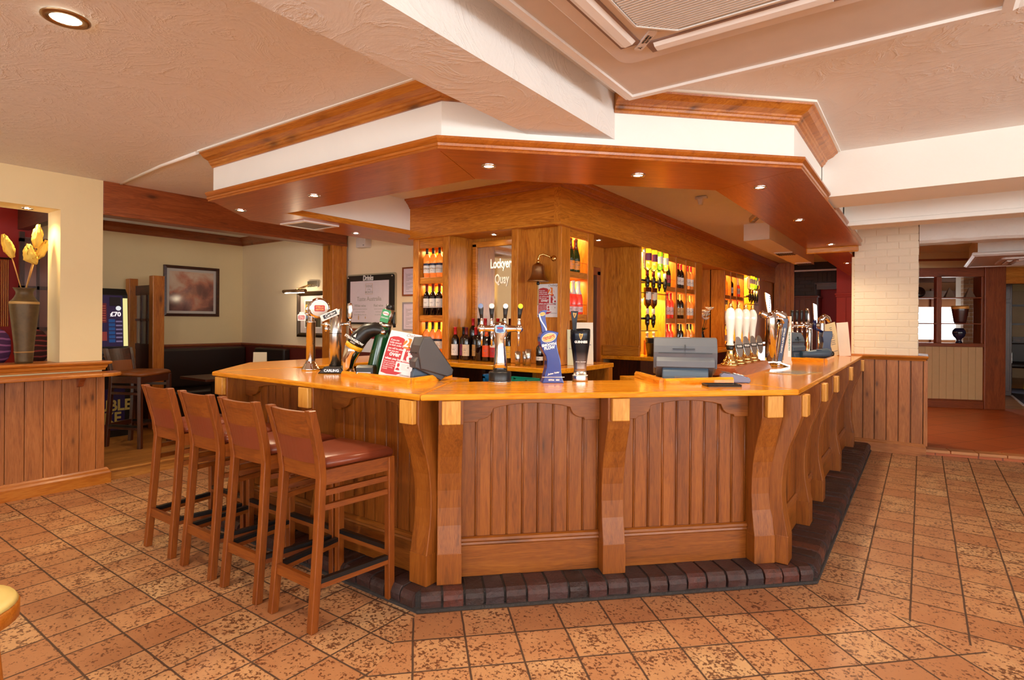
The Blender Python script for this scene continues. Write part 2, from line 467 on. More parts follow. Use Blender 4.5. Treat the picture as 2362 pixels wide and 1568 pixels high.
# ------------------------------------------------------------------ left wall with its display opening
m = MB()
for a, b, c, d in wall_with_holes(-3.6, 1.97, 0, 2.66, [(1.18, 1.668, 1.06, 2.33)]): m.box(-6.1, -5.8, a, b, c, d)
wl = struct('wall_left', m, M_CREAM)
m = MB()   # boarded dado of the left wall
x = -3.4
while x < 2.0:
    m.box(-5.802, -5.778, x, min(x+.118, 1.985), .12, .965, .004); x += .121
m.box(-6.1, -5.8, 1.965, 1.985, .12, .965, .004)
struct('trim_3', m, wood('dado', 'z', ('y', .121)))
m = MB(); m.sweep([(-5.8, -3.5), (-5.8, 1.985), (-6.1, 1.985)], [(0, .0), (.045, 0), (.045, .09), (.035, .105), (.03, .12), (.02, .135), (0, .14)])
struct('baseboard_left', m, wood('pine', 'y'))
m = MB(); m.sweep([(-5.8, -3.5), (-5.8, 1.97), (-6.1, 1.97)], [(0, .985), (.02, .985), (.022, 1.0), (.03, 1.01), (.035, 1.03), (.055, 1.04), (.06, 1.052), (.055, 1.062), (0, 1.066)])
m.box(-6.1, -5.79, 1.15, 1.67, 1.045, 1.062)
struct('trim_4', m, wood('pine', 'y'))
# header beam over the way into the snug, its post and the snug walls
m = MB(); m.box(-5.96, -5.80, 1.97, 4.57, 2.345, 2.645, .006); m.box(-5.97, -5.79, 1.97, 4.57, 2.335, 2.37, .006)
struct('trim_5', m, wood('red', 'y'))
m = MB(); m.box(-6.0, -5.80, 4.36, 4.55, .1, 2.345, .008); m.box(-6.0, -5.79, 4.50, 4.56, .1, 2.34, .006)
struct('trim_6', m, wood('pine', 'z'))
m = MB(); m.box(-8.45, -2.9, 4.6, 4.75, 0, 2.75)
struct('wall_back', m, M_CREAM2)
m = MB(); m.box(-8.45, -8.26, 1.94, 4.6, 0, 2.75); m.box(-9.4, -9.2, -3.6, 1.94, 0, 2.75); m.box(-9.4, -8.26, 1.86, 1.94, 0, 2.75)
struct('wall_snug', m, M_CREAM)
m = MB(); m.sweep([(-8.26, 1.95), (-8.26, 4.6), (-5.96, 4.6)], [(0, 2.52), (.01, 2.52), (.02, 2.55), (.06, 2.58), (.09, 2.62), (.09, 2.635), (0, 2.635)])
struct('trim_7', m, wood('red', 'y'))
m = MB(); m.sweep([(-8.26, 1.95), (-8.26, 4.6), (-5.8, 4.6)], [(0, 1.045), (.02, 1.045), (.035, 1.06), (.035, 1.08), (0, 1.085)])
struct('trim_8', m, wood('red', 'y'))
m = MB(); m.sweep([(-8.26, 1.95), (-8.26, 4.6), (-3.0, 4.6)], [(0, .1), (.018, .1), (.018, 1.045), (0, 1.045)])
struct('trim_9', m, M_MAROON)

# ------------------------------------------------------------------ ceiling beams
m = MB(); m.box(-1.635, -1.31, -3.6, 2.74, 2.385, 2.64); 
for v in m.b.verts:          # far end is cut along the canopy chamfer
    if v.co.y > 0: v.co.y = v.co.x-KF+.005
struct('trim_10', m, M_PLAS)
m = MB(); m.box(-.575, 5.6, 4.51, 4.97, 2.312, 2.64)
struct('trim_11', m, M_SMOOTH)
m = MB(); m.box(-.57, 5.6, 5.85, 6.2, 2.31, 2.64); m.box(-.57, 5.6, 5.84, 5.9, 2.295, 2.335, .006)
struct('trim_12', m, M_SMOOTH)
m = MB(); nb = 40
rings = []
for i in range(nb+1):
    x = -.03+5.6*i/nb; j = random.uniform(-.008, .008)
    rings.append([(x, 7.66, 2.64), (x, 7.655, 2.345+j), (x, 7.69, 2.318+j), (x, 8.0, 2.318-j), (x, 8.0, 2.64)])
m.loft(rings, smooth=False)
struct('trim_13', m, M_PLAS)

# ------------------------------------------------------------------ brick pillar with boarded dado
M_WBRICK = plaster('painted_brick', srgb(244, 228, 204), 8.0, .2, dist=.004)
m = MB(); m.box(-.637, -.040, 7.6655, 8.20, 1.07, 2.64)
zz = 1.085; row = 0
while zz < 2.62:
    h = .079
    xs = [-.64]; x = -.64+(.0 if row % 2 else -.11)
    while x < -.036:
        x2 = x+.212; a, b = max(x, -.64), min(x2-.008, -.036+random.uniform(-.004, .003))
        if b-a > .03: m.box(a, b, 7.6605+random.uniform(-.0015, .0015), 7.72, zz, min(zz+h-.008, 2.62), .004)
        x = x2
    y = 7.66+(.0 if row % 2 else -.11)
    while y < 8.2:
        a, b = max(y, 7.665), min(y+.204, 8.2)
        if b-a > .03: m.box(-.1, -.036+random.uniform(-.003, .003), a, b, zz, min(zz+h-.008, 2.62), .007)
        y += .212
    zz += h; row += 1
struct('wall_pillar', m, M_WBRICK)
m = MB(); m.box(-.665, -.638, 7.655, 7.70, 1.075, 2.2)
for k in range(15): m.sphere((-.640, 7.652, 1.12+k*.071), .006, 8)
struct('trim_14', m, [M_CREAM2])
m = MB(); m.box(-.6, .0, 7.665, 8.22, .1, 1.03); x = -.655
for k in range(6):
    m.box(x, x+.103, 7.635, 7.67, .11, 1.04, .004); x += .112
m.box(x-.002, x+.035, 7.633, 7.70, .11, 1.04, .004); m.box(x-.04, x+.034, 7.68, 8.22, .11, 1.04, .004)
struct('trim_15', m, wood('dado', 'z', ('x', .112)))
m = MB(); m.sweep([(-.66, 7.64), (.02, 7.64), (.02, 8.22)], [(0, 1.03), (.012, 1.03), (.016, 1.045), (.03, 1.055), (.04, 1.072), (.035, 1.085), (-.06, 1.09), (-.06, 1.03)])
struct('trim_16', m, wood('pine', 'x'))
m = MB(); m.sweep([(-.66, 7.64), (.02, 7.64), (.02, 8.22)], [(0, 0), (.022, 0), (.022, .1), (.012, .115), (.012, .125), (0, .135)])
struct('baseboard_pillar', m, wood('dado', 'x'))

# ------------------------------------------------------------------ ceiling air-conditioning units
def ac_unit(lab, x0, x1, y0, y1, zf, px0, px1, py0, py1, logo):
    t = thing('air_conditioner', lab, 'air conditioner', T((x0+x1)/2, (y0+y1)/2, zf))
    W = Matrix.Identity(4)
    m = MB(); m.box(x0+.05, x1-.05, y0+.05, y1-.05, zf+.02, 2.645); obj('casing', m, M_WHITE, t, W)
    m = MB(); m.sweep([(x0, y0), (x1, y0), (x1, y1), (x0, y1)], [(0, zf+.055), (.012, zf+.04), (.012, zf+.02), (-.004, zf+.012), (-.02, zf), (-.05, zf), (-.05, zf+.055)], closed=True)
    obj('frame', m, M_WHITE, t, W)
    cx, cy = (px0+px1)/2, (py0+py1)/2; hw, hh = (px1-px0)/2, (py1-py0)/2
    m = MB(); m.box(x0+.04, x1-.04, y0+.04, y1-.04, zf+.012, zf+.03); obj('ceiling_board', m, plain('ac_board', srgb(216, 204, 194), .5), t, W)
    m = MB(); m.prism(rrect(px0, px1, py0, py1, .06), zf-.012, zf+.015, bev=.008); pn = obj('panel', m, M_PLASTIC, t, W)
    g = .29*hw/.475
    q = g*.62
    oct_ = [(cx-g, cy-q), (cx-q, cy-g), (cx+q, cy-g), (cx+g, cy-q), (cx+g, cy+q), (cx+q, cy+g), (cx-q, cy+g), (cx-g, cy+q)]
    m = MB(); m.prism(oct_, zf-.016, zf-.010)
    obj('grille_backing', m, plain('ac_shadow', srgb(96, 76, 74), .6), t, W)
    m = MB(); n = int(2*g/.0145)
    for i in range(n):
        y = cy-g+.008+i*.0145; dx = g-max(0, abs(y-cy)-q) - .004
        m.box(cx-dx, cx+dx, y, y+.008, zf-.024, zf-.014)
    obj('grille', m, M_WHITE, t, W)
    m = MB(); m.sweep(oct_, [(0, zf-.026), (.008, zf-.026), (.008, zf-.012), (0, zf-.012)], closed=True); obj('grille_rim', m, M_WHITE, t, W)
    for k in range(4):
        Mk = T(cx, cy, 0) @ RZ(k*math.pi/2)
        d = (hh if k % 2 == 0 else hw)-.098
        L = (hw if k % 2 == 0 else hh)*.62
        m = MB(); m.box(-L-.03, L+.03, d-.045, d+.04, zf-.016, zf-.011); sl = obj('outlet', m, plain('ac_slot', srgb(150, 126, 118), .6), t, Mk)
        m = MB(); m.loft([[(sx, d-.038, zf-.013), (sx, d-.02, zf-.026), (sx, d+.008, zf-.03), (sx, d+.024, zf-.024), (sx, d+.03, zf-.013)] for sx in (-L, L)], smooth=False)
        obj('louvre', m, M_WHITE, sl, Mk)
    if logo:
        Ml = T(cx-hw*.655, cy+hh*.655, zf-.014) @ RZ(math.pi*1.25+math.pi/2) 
        m = MB(); m.prism(rrect(-.075, .075, -.016, .016, .006), -.006, .003, bev=.002); lp = obj('name_plate', m, M_PLASTIC, t, Ml)
        m = text_mb('MITSUBISHI', .012); 
        for v in m.b.verts: v.co.x = v.co.x+.016; v.co.y += .006
        m2 = text_mb('ELECTRIC', .012)
        for v in m2.b.verts: v.co.x = v.co.x+.016; v.co.y -= .006
        Mt = Ml @ T(0, 0, -.0065) @ RX(math.pi)
        for a in range(3):
            an = R(90+120*a); c_, s_ = math.cos(an), math.sin(an)
            for mm in (m,):
                mm.poly([(-.05, 0, 0), (-.05+.006*math.cos(an-.5), .006*math.sin(an-.5), 0), (-.05+.012*c_, .012*s_, 0), (-.05+.006*math.cos(an+.5), .006*math.sin(an+.5), 0)])
        o = obj('lettering', m, M_BLACK, lp, Mt); o2 = obj('lettering', m2, M_BLACK, lp, Mt)
    return t
ac_unit('white air conditioning cassette in a square frame on the near ceiling', -1.173, .263, 1.15, 2.585, 2.5, -1.009, -.059, 1.234, 2.184, True)
ac_unit('distant white air conditioning cassette beyond the brick pillar', .53, 2.4, 9.5, 11.35, 2.31, .85, 1.8, 9.95, 10.9, False)
# ------------------------------------------------------------------ canopy over the bar
MC = RZ(math.pi/4)      # chamfer frame: local x along the bar front, local y away from the room
MRt = RZ(math.pi/2)     # right wing frame: local x away from the camera, local y towards the bar
def loc(M, pts):
    i = M.inverted(); return [tuple((i @ Vector((p[0], p[1], 0)))[:2]) for p in pts]
canopy = thing('bar_canopy', 'timber and white plaster canopy hanging over the bar counter', 'canopy', T(-1.5, 3.0, ZS))
W0 = Matrix.Identity(4)
m = MB(); m.prism([(-4.17, 2.10), (-1.945, 2.10), (-.58, 3.465), (-.58, 7.24), (-1.08, 7.24), (-1.08, 3.72), (-2.17, 2.63), (-4.13, 2.63), (-4.13, 4.59), (-4.70, 4.59), (-4.70, 2.70)], ZS+.012, 2.645)
obj('bulkhead', m, M_SMOOTH, canopy, W0, label='white plaster bulkhead')
m = MB(); m.prism([(-4.13, 2.06), (-1.937, 2.06), (-2.168, 2.635), (-4.66, 2.655)], ZS, ZS+.014); obj('soffit', m, wood('soffit', 'x'), canopy, W0)
m = MB(); m.prism([(-4.665, 2.66), (-4.12, 2.64), (-4.12, 4.59), (-4.71, 4.59)], ZS, ZS+.014); obj('soffit', m, wood('soffit', 'y'), canopy, W0)
m = MB(); m.prism(loc(MC, [(-1.933, 2.06), (-.54, 3.453), (-1.076, 3.721), (-2.164, 2.633)]), ZS, ZS+.014); obj('soffit', m, wood('soffit', 'x'), canopy, MC)
m = MB(); m.prism(loc(MRt, [(-.54, 3.457), (-.54, 7.24), (-1.076, 7.24), (-1.076, 3.725)]), ZS, ZS+.014); obj('soffit', m, wood('soffit', 'x'), canopy, MRt)
prof = [(0, ZS-.001), (.038, ZS-.001), (.038, ZS+.010), (.046, ZS+.014), (.048, ZS+.026), (.042, ZS+.030), (.050, ZS+.036), (.060, ZS+.046), (.060, ZS+.058), (0, ZS+.060)]
fp = [(-4.17, 2.10), (-1.945, 2.10), (-.58, 3.465)]
m = MB(); m.sweep(fp+[(-.58, 4.50)], prof); obj('lower_moulding', m, wood('soffit', 'x'), canopy, W0)
m = MB(); m.sweep([(-.58, 4.98), (-.58, 7.24)], [(o*.8, z) for o, z in prof]); obj('lower_moulding', m, wood('soffit', 'y'), canopy, W0)
cr = [(0, 2.523), (.012, 2.523), (.016, 2.533), (.026, 2.54), (.030, 2.552), (.036, 2.556), (.040, 2.566), (.072, 2.580), (.090, 2.598), (.100, 2.604), (.104, 2.622), (0, 2.622)]
m = MB(); m.sweep([(-4.17, 2.10), (-1.945, 2.10), (-1.63, 2.415)], cr); obj('cornice', m, wood('pine', 'x'), canopy, W0)
m = MB(); m.sweep([(-1.315, 2.73), (-.58, 3.465), (-.58, 4.50)], cr); obj('cornice', m, wood('pine', 'x'), canopy, W0)
m = MB(); m.sweep([(-4.17, 2.10), (-1.945, 2.10), (-1.63, 2.415)], [(.09, 2.612), (.118, 2.612), (.118, 2.626), (.09, 2.626)]); m.sweep([(-1.315, 2.73), (-.58, 3.465), (-.58, 4.50)], [(.09, 2.612), (.118, 2.612), (.118, 2.626), (.09, 2.626)])
obj('bead', m, M_SMOOTH, canopy, W0, label='white bead above the timber cornice')
m = MB(); m.box(-4.131, -4.112, 2.64, 4.02, ZS-.001, ZS+.046, .003); obj('edge_board', m, wood('oak', 'y'), canopy, W0)
m = MB(); m.box(-1.075, -.565, 7.20, 7.25, ZS-.062, ZS+.004, .012); obj('cross_board', m, wood('oak', 'x'), canopy, W0)
# the bulkhead goes on at a lower level past the brick pillar
m = MB(); m.box(-.985, -.66, 7.26, 12.3, 2.222, 2.645); struct('trim_17', m, wood('soffit', 'y'))

# recessed lamps
def downlight(lab, x, y, z, group, r=.042, mat=M_CHROME, spot=None, lamp=M_LAMPC):
    t = thing('downlight', lab, 'downlight', T(x, y, z), group)
    m = MB(); m.lathe([(r*.62, -.001), (r*.66, -.006), (r*.9, -.007), (r, -.003), (r, .001)], seg=24, cap=False); obj('bezel', m, mat, t)
    m = MB(); m.lathe([(0, -.0035), (r*.45, -.0035), (r*.6, -.002), (r*.64, -.001)], seg=20, cap=False); obj('lamp', m, lamp, t, label='lit lamp face')
    if spot: LIGHTS.append((x, y, z-.02)+spot)
    return t
LIGHTS = []
WARM = (1, .78, .50)
CG = 'recessed downlights in the canopy soffit'
for x, y, lab in [(-4.287, 2.37, 'recessed downlight at the far left end of the canopy soffit'), (-3.355, 2.368, 'recessed downlight in the left wing of the canopy, above the middle bar stools'),
                  (-1.919, 2.451, 'recessed downlight in the canopy soffit above the four-handled beer tap'), (-1.328, 3.083, 'recessed downlight in the canopy soffit above the dark stout tap'),
                  (-.824, 3.78, 'recessed downlight in the canopy soffit above the white-handled beer engine'), (-.824, 5.163, 'recessed downlight in the right wing of the canopy, above the white pump tower'),
                  (-.798, 6.932, 'recessed downlight at the far right end of the canopy soffit'), (-4.47, 3.625, 'recessed downlight in the canopy return beside the square vent')]:
    downlight(lab, x, y, ZS-.001, CG, spot=('S', 36, WARM, 150))
downlight('recessed downlight in the dark red soffit past the canopy cross board', -.80, 8.6, 2.221, CG, spot=('S', 30, WARM, 130))
downlight('large brass-rimmed downlight in the plaster ceiling above the left floor', -2.76, .806, 2.617, 'ceiling downlights', .082, M_BRONZE, spot=('S', 60, WARM, 120), lamp=M_LAMP)
# square vent in the canopy return, white housing over the bar
t = thing('air_vent', 'square white-framed vent in the canopy soffit beside the snug post', 'vent', T(-4.43, 3.08, ZS))
m = MB(); m.sweep([(-4.60, 2.90), (-4.25, 2.90), (-4.25, 3.26), (-4.60, 3.26)], [(0, ZS-.012), (-.03, ZS-.014), (-.03, ZS), (0, ZS)], closed=True); obj('frame', m, M_WHITE, t, W0)
m = MB()
for i in range(24): m.box(-4.57, -4.28, 2.93+i*.0125, 2.937+i*.0125, ZS-.010, ZS-.002)
obj('grille', m, plain('vent_grey', srgb(150, 138, 128), .5), t, W0)
t = thing('ventilation_duct', 'boxed white ventilation duct on the ceiling behind the bar', 'duct', T(-1.61, 8.9, 2.42))
m = MB(); m.box(-1.757, -1.468, 7.24, 10.64, 2.42, 2.64); obj('casing', m, M_SMOOTH, t, W0)
m = MB(); m.box(-1.757, -1.468, 7.235, 7.245, 2.42, 2.635); obj('end_plate', m, M_WHITE, t, W0)
for y in (8.66, 10.3):
    m = MB(); m.box(-1.70, -1.46, y, y+.32, 2.405, 2.421, .004); v = obj('outlet', m, M_WHITE, t, W0)
    m = MB()
    for i in range(8): m.box(-1.68+i*.028, -1.665+i*.028, y+.03, y+.29, 2.400, 2.407)
    obj('slats', m, M_BLACK, v, W0)
t = thing('security_camera', 'small black and white security camera at the inner edge of the canopy', 'camera', T(-1.42, 6.3, 2.55))
m = MB(); m.box(-1.50, -1.37, 6.24, 6.36, 2.60, 2.64, .004); m.tube([(-1.43, 6.3, 2.61), (-1.43, 6.3, 2.54)], .012); obj('bracket', m, M_WHITE, t, W0)
m = MB(); m.box(-.03, .03, -.09, .09, -.03, .03, .01); obj('housing', m, M_STEEL, t, T(-1.42, 6.3, 2.53) @ RZ(R(35)) @ RX(R(-12)))
m = MB(); m.lathe([(.026, 0), (.03, .03), (.022, .06), (0, .06)], seg=14); obj('lens', m, M_BLACK, t, T(-1.42, 6.3, 2.53) @ RZ(R(35)) @ RX(R(-12)) @ T(0, -.08, 0) @ RX(R(90)))
t = thing('motion_sensor', 'small white motion sensor on the ceiling inside the bar', 'sensor', T(-1.70, 5.42, 2.6))
m = MB(); m.box(-1.755, -1.645, 5.40, 5.44, 2.595, 2.62, .004); obj('mount', m, M_PLASTIC, t, W0)
m = MB(); m.prism([(-.03, 0), (.03, 0), (.014, -.065), (-.014, -.065)], -.02, .02, 'y', .006); obj('sensor_head', m, M_PLASTIC, t, T(-1.70, 5.40, 2.6))

# ------------------------------------------------------------------ bar counter: worktop, boarded front, brick plinth
top = thing('bar_worktop', 'glossy honey-coloured timber bar top running round the whole counter', 'worktop', T(-1.5, 2.9, ZC))
def slab(poly, M, ax):
    m = MB(); m.prism(loc(M, poly), ZC-.030, ZC, bev=.008); return obj('board', m, wood('top', ax), top, M)
slab([(-3.99, 2.01), (-1.992, 2.01), (-2.282, 2.56), (-3.89, 2.56)], W0, 'x')
slab([(-3.992, 2.012), (-3.892, 2.562), (-3.892, 4.58), (-4.61, 4.58), (-4.61, 2.63)], W0, 'y')
slab([(-1.988, 2.012), (-.547, 3.453), (-1.122, 3.718), (-2.278, 2.562)], MC, 'x')
slab([(-.545, 3.457), (-.545, 7.62), (-1.12, 7.62), (-1.12, 3.722)], MRt, 'x')
m = MB(); m.box(-3.05, -2.34, 2.5605, 2.80, ZC-.045, ZC-.002); obj('till_ledge', m, wood('top', 'x'), top, W0)
m = MB(); m.box(1.36, 1.93, 3.425, 3.72, ZC-.045, ZC-.002); obj('till_ledge', m, wood('top', 'x'), top, MC)
kp = [(0, ZC), (.026, ZC), (.026, ZC+.022), (.016, ZC+.036), (0, ZC+.036)]
t = thing('till_surround', 'raised timber kerb on the bar top round the left till', 'kerb', T(-2.6, 2.4, ZC))
m = MB(); m.sweep([(-3.03, 2.375), (-2.375, 2.325)], kp); obj('rail', m, wood('top', 'x'), t, W0)
m = MB(); m.sweep([(-2.372, 2.325), (-2.44, 2.72)], kp); obj('rail', m, wood('top', 'y'), t, W0)
t = thing('till_surround', 'raised timber kerb on the bar top round the middle till', 'kerb', T(-1.25, 3.4, ZC))
m = MB(); m.sweep([(1.45, 3.62), (1.42, 3.155)], kp); obj('rail', m, wood('top', 'y'), t, MC)
m = MB(); m.sweep([(1.42, 3.152), (1.88, 3.21)], kp); obj('rail', m, wood('top', 'x'), t, MC)
t = thing('till_surround', 'raised timber kerb on the bar top round the far right till', 'kerb', T(-.85, 6.05, ZC))
m = MB(); m.sweep([(-1.06, 6.05), (-.74, 6.02)], kp); obj('rail', m, wood('top', 'x'), t, W0)
m = MB(); m.sweep([(-.737, 6.02), (-.74, 6.55)], kp); obj('rail', m, wood('top', 'y'), t, W0)

front = thing('bar_counter', 'pine-boarded bar counter with scrolled brackets and arched rails', 'bar counter', T(-1.5, 2.95, .09))
m = MB(); m.sweep([(-4.55, 4.55), (-4.55, 2.76), (-3.97, 2.225), (-2.088, 2.225), (-.712, 3.601), (-.712, 7.64)], [(-.04, .088), (0, .088), (0, ZC-.030), (-.04, ZC-.030)])
obj('carcass', m, wood('front', 'z'), front, W0)
BW = .0865
def bay(s0, s1, yp, M):
    m = MB(); n = max(1, round((s1-s0)/BW)); w = (s1-s0)/n
    for i in range(n):
        a = s0+i*w
        m.box(a+.002, a+w-.0115, yp-.012, yp+.03, .26, ZC-.032, .002)
        m.tube([(a+w-.0062, yp-.0095, .262), (a+w-.0062, yp-.0095, ZC-.034)], .0036, 6); m.box(a, a+w, yp-.008, yp+.02, .26, ZC-.033)
    obj('boarding', m, wood('front', 'z', ('x', w)), front, M)
    m = MB(); m.box(s0, s1, yp-.022, yp+.03, .088, .252, .003); obj('skirting', m, wood('front', 'x'), front, M)
    m = MB(); m.prism([(yp, .25), (yp-.024, .25), (yp-.03, .258), (yp-.026, .268), (yp-.032, .277), (yp-.03, .29), (yp-.02, .297), (yp, .298)], s0, s1, 'x')
    obj('rail_moulding', m, wood('front', 'x'), front, M)
    L = s1-s0; pts = [(s0, ZC-.032), (s0, .902), (s0+.085, .902)]
    pts += [(s0+.085+.006, .914)]+[(s0+.091+.072*math.sin(R(a)), .914+.052*(1-math.cos(R(a)))) for a in (20, 40, 60, 80)]+[(s0+.168, .972)]
    half = list(pts)
    nA = 10
    for i in range(1, nA): 
        u = i/nA; pts.append((s0+.168+(L-.336)*u, .976+.022*math.sin(math.pi*u)))
    for x, z in reversed(half): pts.append((s0+s1-x, z))
    m = MB(); m.prism(pts, yp-.034, yp-.010, 'y', .003); obj('arched_rail', m, wood('front', 'x'), front, M)
def bracket(s, yp, M, w=.118):
    pr = [(0, .088), (.10, .088), (.10, .245), (.090, .30), (.076, .38), (.069, .47), (.071, .56), (.082, .65), (.104, .74), (.130, .81), (.152, .87), (.165, .915), (.165, ZC-.031), (0, ZC-.031)]
    m = MB(); m.prism([(yp-d, z) for d, z in pr], s-w/2, s+w/2, 'x', .004); b = obj('bracket', m, wood('front', 'z'), front, M)
    m = MB(); m.box(s-.047, s+.047, yp-.194, yp-.164, .918, ZC-.033, .005); obj('block', m, wood('block', 'z'), b, M, label='pale unvarnished timber block')
    m = MB(); m.box(s-w/2-.001, s+w/2+.001, yp-.1025, yp-.02, .0885, .245, .002); obj('foot', m, wood('front', 'z'), b, M)
LB = [(-3.90), (-2.94), (-2.085)]
for s in LB: bracket(s, 2.20, W0)
for a, b in zip(LB, LB[1:]): bay(a+.06, b-.06, 2.20, W0)
CB = [.168, 1.046, 1.925]
for s in CB: bracket(s, 3.03, MC, .124)
for a, b in zip(CB, CB[1:]): bay(a+.063, b-.063, 3.03, MC)
RB = [3.545, 4.30, 4.93, 6.03, 7.28]
for s in RB: bracket(s, .702, MRt)
for a, b in zip(RB, RB[1:]): bay(a+.06, b-.06, .702, MRt)

def brick_mat():
    t = NT('dark_plinth_brick'); at = t.n('Attribute', attribute_name='tone').outputs['Fac']; co = t.coords()
    c = t.ramp(at, [(0, srgb(50, 30, 25)), (.45, srgb(72, 38, 30)), (.75, srgb(54, 38, 40)), (.93, srgb(92, 44, 32)), (1, srgb(104, 56, 38))])
    n1 = t.n('TexNoise', i_Scale=34.0, i_Detail=5.0, i_Roughness=.7); t.l(co, n1.inputs['Vector'])
    n2 = t.n('TexNoise', i_Scale=8.0, i_Detail=3.0); t.l(co, n2.inputs['Vector'])
    c = t.mix(t.ramp(n1.outputs[0], [(.45, (0, 0, 0, 1)), (.7, (.8, .8, .8, 1))]), c, srgb(44, 34, 32))
    c = t.mix(t.ramp(n2.outputs[0], [(.52, (0, 0, 0, 1)), (.66, (.25, .25, .25, 1))]), c, srgb(96, 80, 74))
    t.set(Base_Color=c, Roughness=t.math('ADD', .35, t.math('MULTIPLY', n2.outputs[0], .35))); t.bump(n1.outputs[0], .7, .012); return t.m
def mortar():
    return plaster('dark_mortar', srgb(66, 58, 54), 20.0, .5, srgb(44, 38, 36))
pl = thing('brick_plinth', 'worn dark brick plinth along the foot of the bar', 'plinth', T(-1.4, 2.8, 0))
m = MB(); m.sweep([(-4.1, 2.02), (-2.008, 2.02), (-.47, 3.558), (-.47, 7.63)], [(-.20, 0), (.012, 0), (.008, .012), (-.012, .018), (-.014, .072), (-.03, .083), (-.20, .086)])
obj('mortar_bed', m, mortar(), pl, W0)
m = MB(); lay = m.b.faces.layers.float.new('tone')
def brick_run(x0, x1, yf, depth, M):
    x = x0
    while x < x1-.03:
        w = min(.108+random.uniform(-.008, .008), x1-x); n0 = set(m.b.faces)
        j = random.uniform(-.006, .006)
        zt = .089+random.uniform(-.004, .003)
        m.loft([[(xx, yf+.001+j, .012), (xx, yf-.003+j, .05), (xx, yf+.006+j, zt-.018), (xx, yf+.022+j, zt-.003), (xx, yf+.05, zt), (xx, yf+depth, zt), (xx, yf+depth, .012)] for xx in (x+.006, x+.012, x+w-.012, x+w-.006)], smooth=False)
        nf = [f for f in m.b.faces if f not in n0]; tone = random.random()
        for f in nf: f[lay] = tone
        for v in {v for f in nf for v in f.verts}:
            v.co = M @ Vector((v.co.x, v.co.y+random.uniform(-.002, .002), v.co.z+random.uniform(-.0015, .0015)))
        x += w
brick_run(-4.08, -2.03, 2.02, .2, W0)
brick_run(.02, 2.17, 2.845, .2, MC)
brick_run(3.58, 7.62, .47, .24, MRt)
obj('bricks', m, brick_mat(), pl, W0)
# ------------------------------------------------------------------ back-bar cabinet
OAKZ, OAKX, OAKY = wood('oak', 'z'), wood('oak', 'x'), wood('oak', 'y')
bb = thing('back_bar_cabinet', 'tall oak back-bar cabinet with bottle racks and a deep fascia', 'cabinet', T(-2.9, 5.5, 0))
def bbp(name, mb, mat, M=W0, label=None, parent=None): return obj(name, mb, mat, parent or bb, M, label)
ZB, ZT = 1.068, 2.25
m = MB(); m.box(-4.13, -2.405, 4.015, 4.08, 2.243, 2.56); m.box(-4.15, -2.40, 4.008, 4.07, 2.232, 2.252, .004); bbp('fascia', m, OAKX)
m = MB(); m.box(4.012, 12.45, 2.40, 2.46, 2.243, 2.56); m.box(4.008, 12.45, 2.395, 2.45, 2.226, 2.246, .004); bbp('fascia', m, wood('oak', 'x'), MRt)
crp = [(0, 2.535), (.010, 2.535), (.014, 2.548), (.024, 2.556), (.028, 2.568), (.054, 2.590), (.060, 2.600), (.075, 2.606), (.078, 2.621), (0, 2.621)]
m = MB(); m.sweep([(-4.13, 4.58), (-4.13, 4.015), (-2.40, 4.015), (-2.40, 12.45)], crp); bbp('cornice', m, wood('soffit', 'x'))
m = MB(); m.prism([(-4.13, 4.03), (-2.42, 4.03), (-2.42, 12.4), (-2.9, 12.4), (-2.9, 4.59), (-4.13, 4.59)], 2.246, 2.262); bbp('head_board', m, OAKX)
def post(x0, x1, y0, y1, z0=ZB, z1=2.246):
    m = MB(); m.box(x0, x1, y0, y1, z0, z1, .003); bbp('post', m, OAKZ)
post(-4.13, -4.052, 4.06, 4.32); post(-3.734, -3.651, 4.06, 4.44); post(-2.923, -2.853, 4.06, 4.44)
m = MB(); m.box(-4.06, -3.73, 4.29, 4.32, ZB, 2.246); bbp('back_panel', m, OAKZ)
m = MB(); m.box(-3.66, -2.85, 4.43, 4.46, ZB, 2.246); bbp('back_panel', m, OAKZ)
m = MB(); m.box(-2.853, -2.46, 4.17, 4.20, ZB, 2.246); bbp('back_panel', m, OAKZ)
m = MB(); m.box(-4.052, -3.734, 4.07, 4.09, 2.140, 2.246, .003); bbp('top_rail', m, OAKX)
for z, h in ((1.856, .062), (1.484, .056), (1.112, .044)):
    m = MB(); m.box(-4.052, -3.734, 4.075, 4.29, z-h, z, .003); bbp('shelf', m, OAKX)
    m = MB(); m.tube([(-4.05, 4.082, z+.085), (-3.736, 4.082, z+.085)], .0025, 6); bbp('guard_rail', m, M_STEEL)
# mirror
m = MB()
for a, b, c, d in ((-3.648, -3.585, 1.10, 2.20), (-2.99, -2.926, 1.10, 2.20), (-3.648, -2.926, 2.155, 2.215), (-3.648, -2.926, 1.07, 1.12)): m.box(a, b, 4.395, 4.43, c, d, .01)
mf = bbp('mirror_frame', m, wood('oak', 'x'))
m = MB(); m.box(-3.59, -2.985, 4.418, 4.426, 1.11, 2.165); mg = obj('mirror', m, M_MIRROR, mf, W0)
fr = lambda x, z, y: frame((x, y, z), (1, 0, 0), (0, 0, 1), (0, -1, 0))
for s, x, z in (('Lockyers', -3.29, 1.985), ('Quay', -3.29, 1.835)):
    obj('lettering', text_mb(s, .125, .0005, bold=.0035, sx=.62), plain('etched_white', srgb(244, 236, 226), .6), mf, fr(x, z, 4.415))
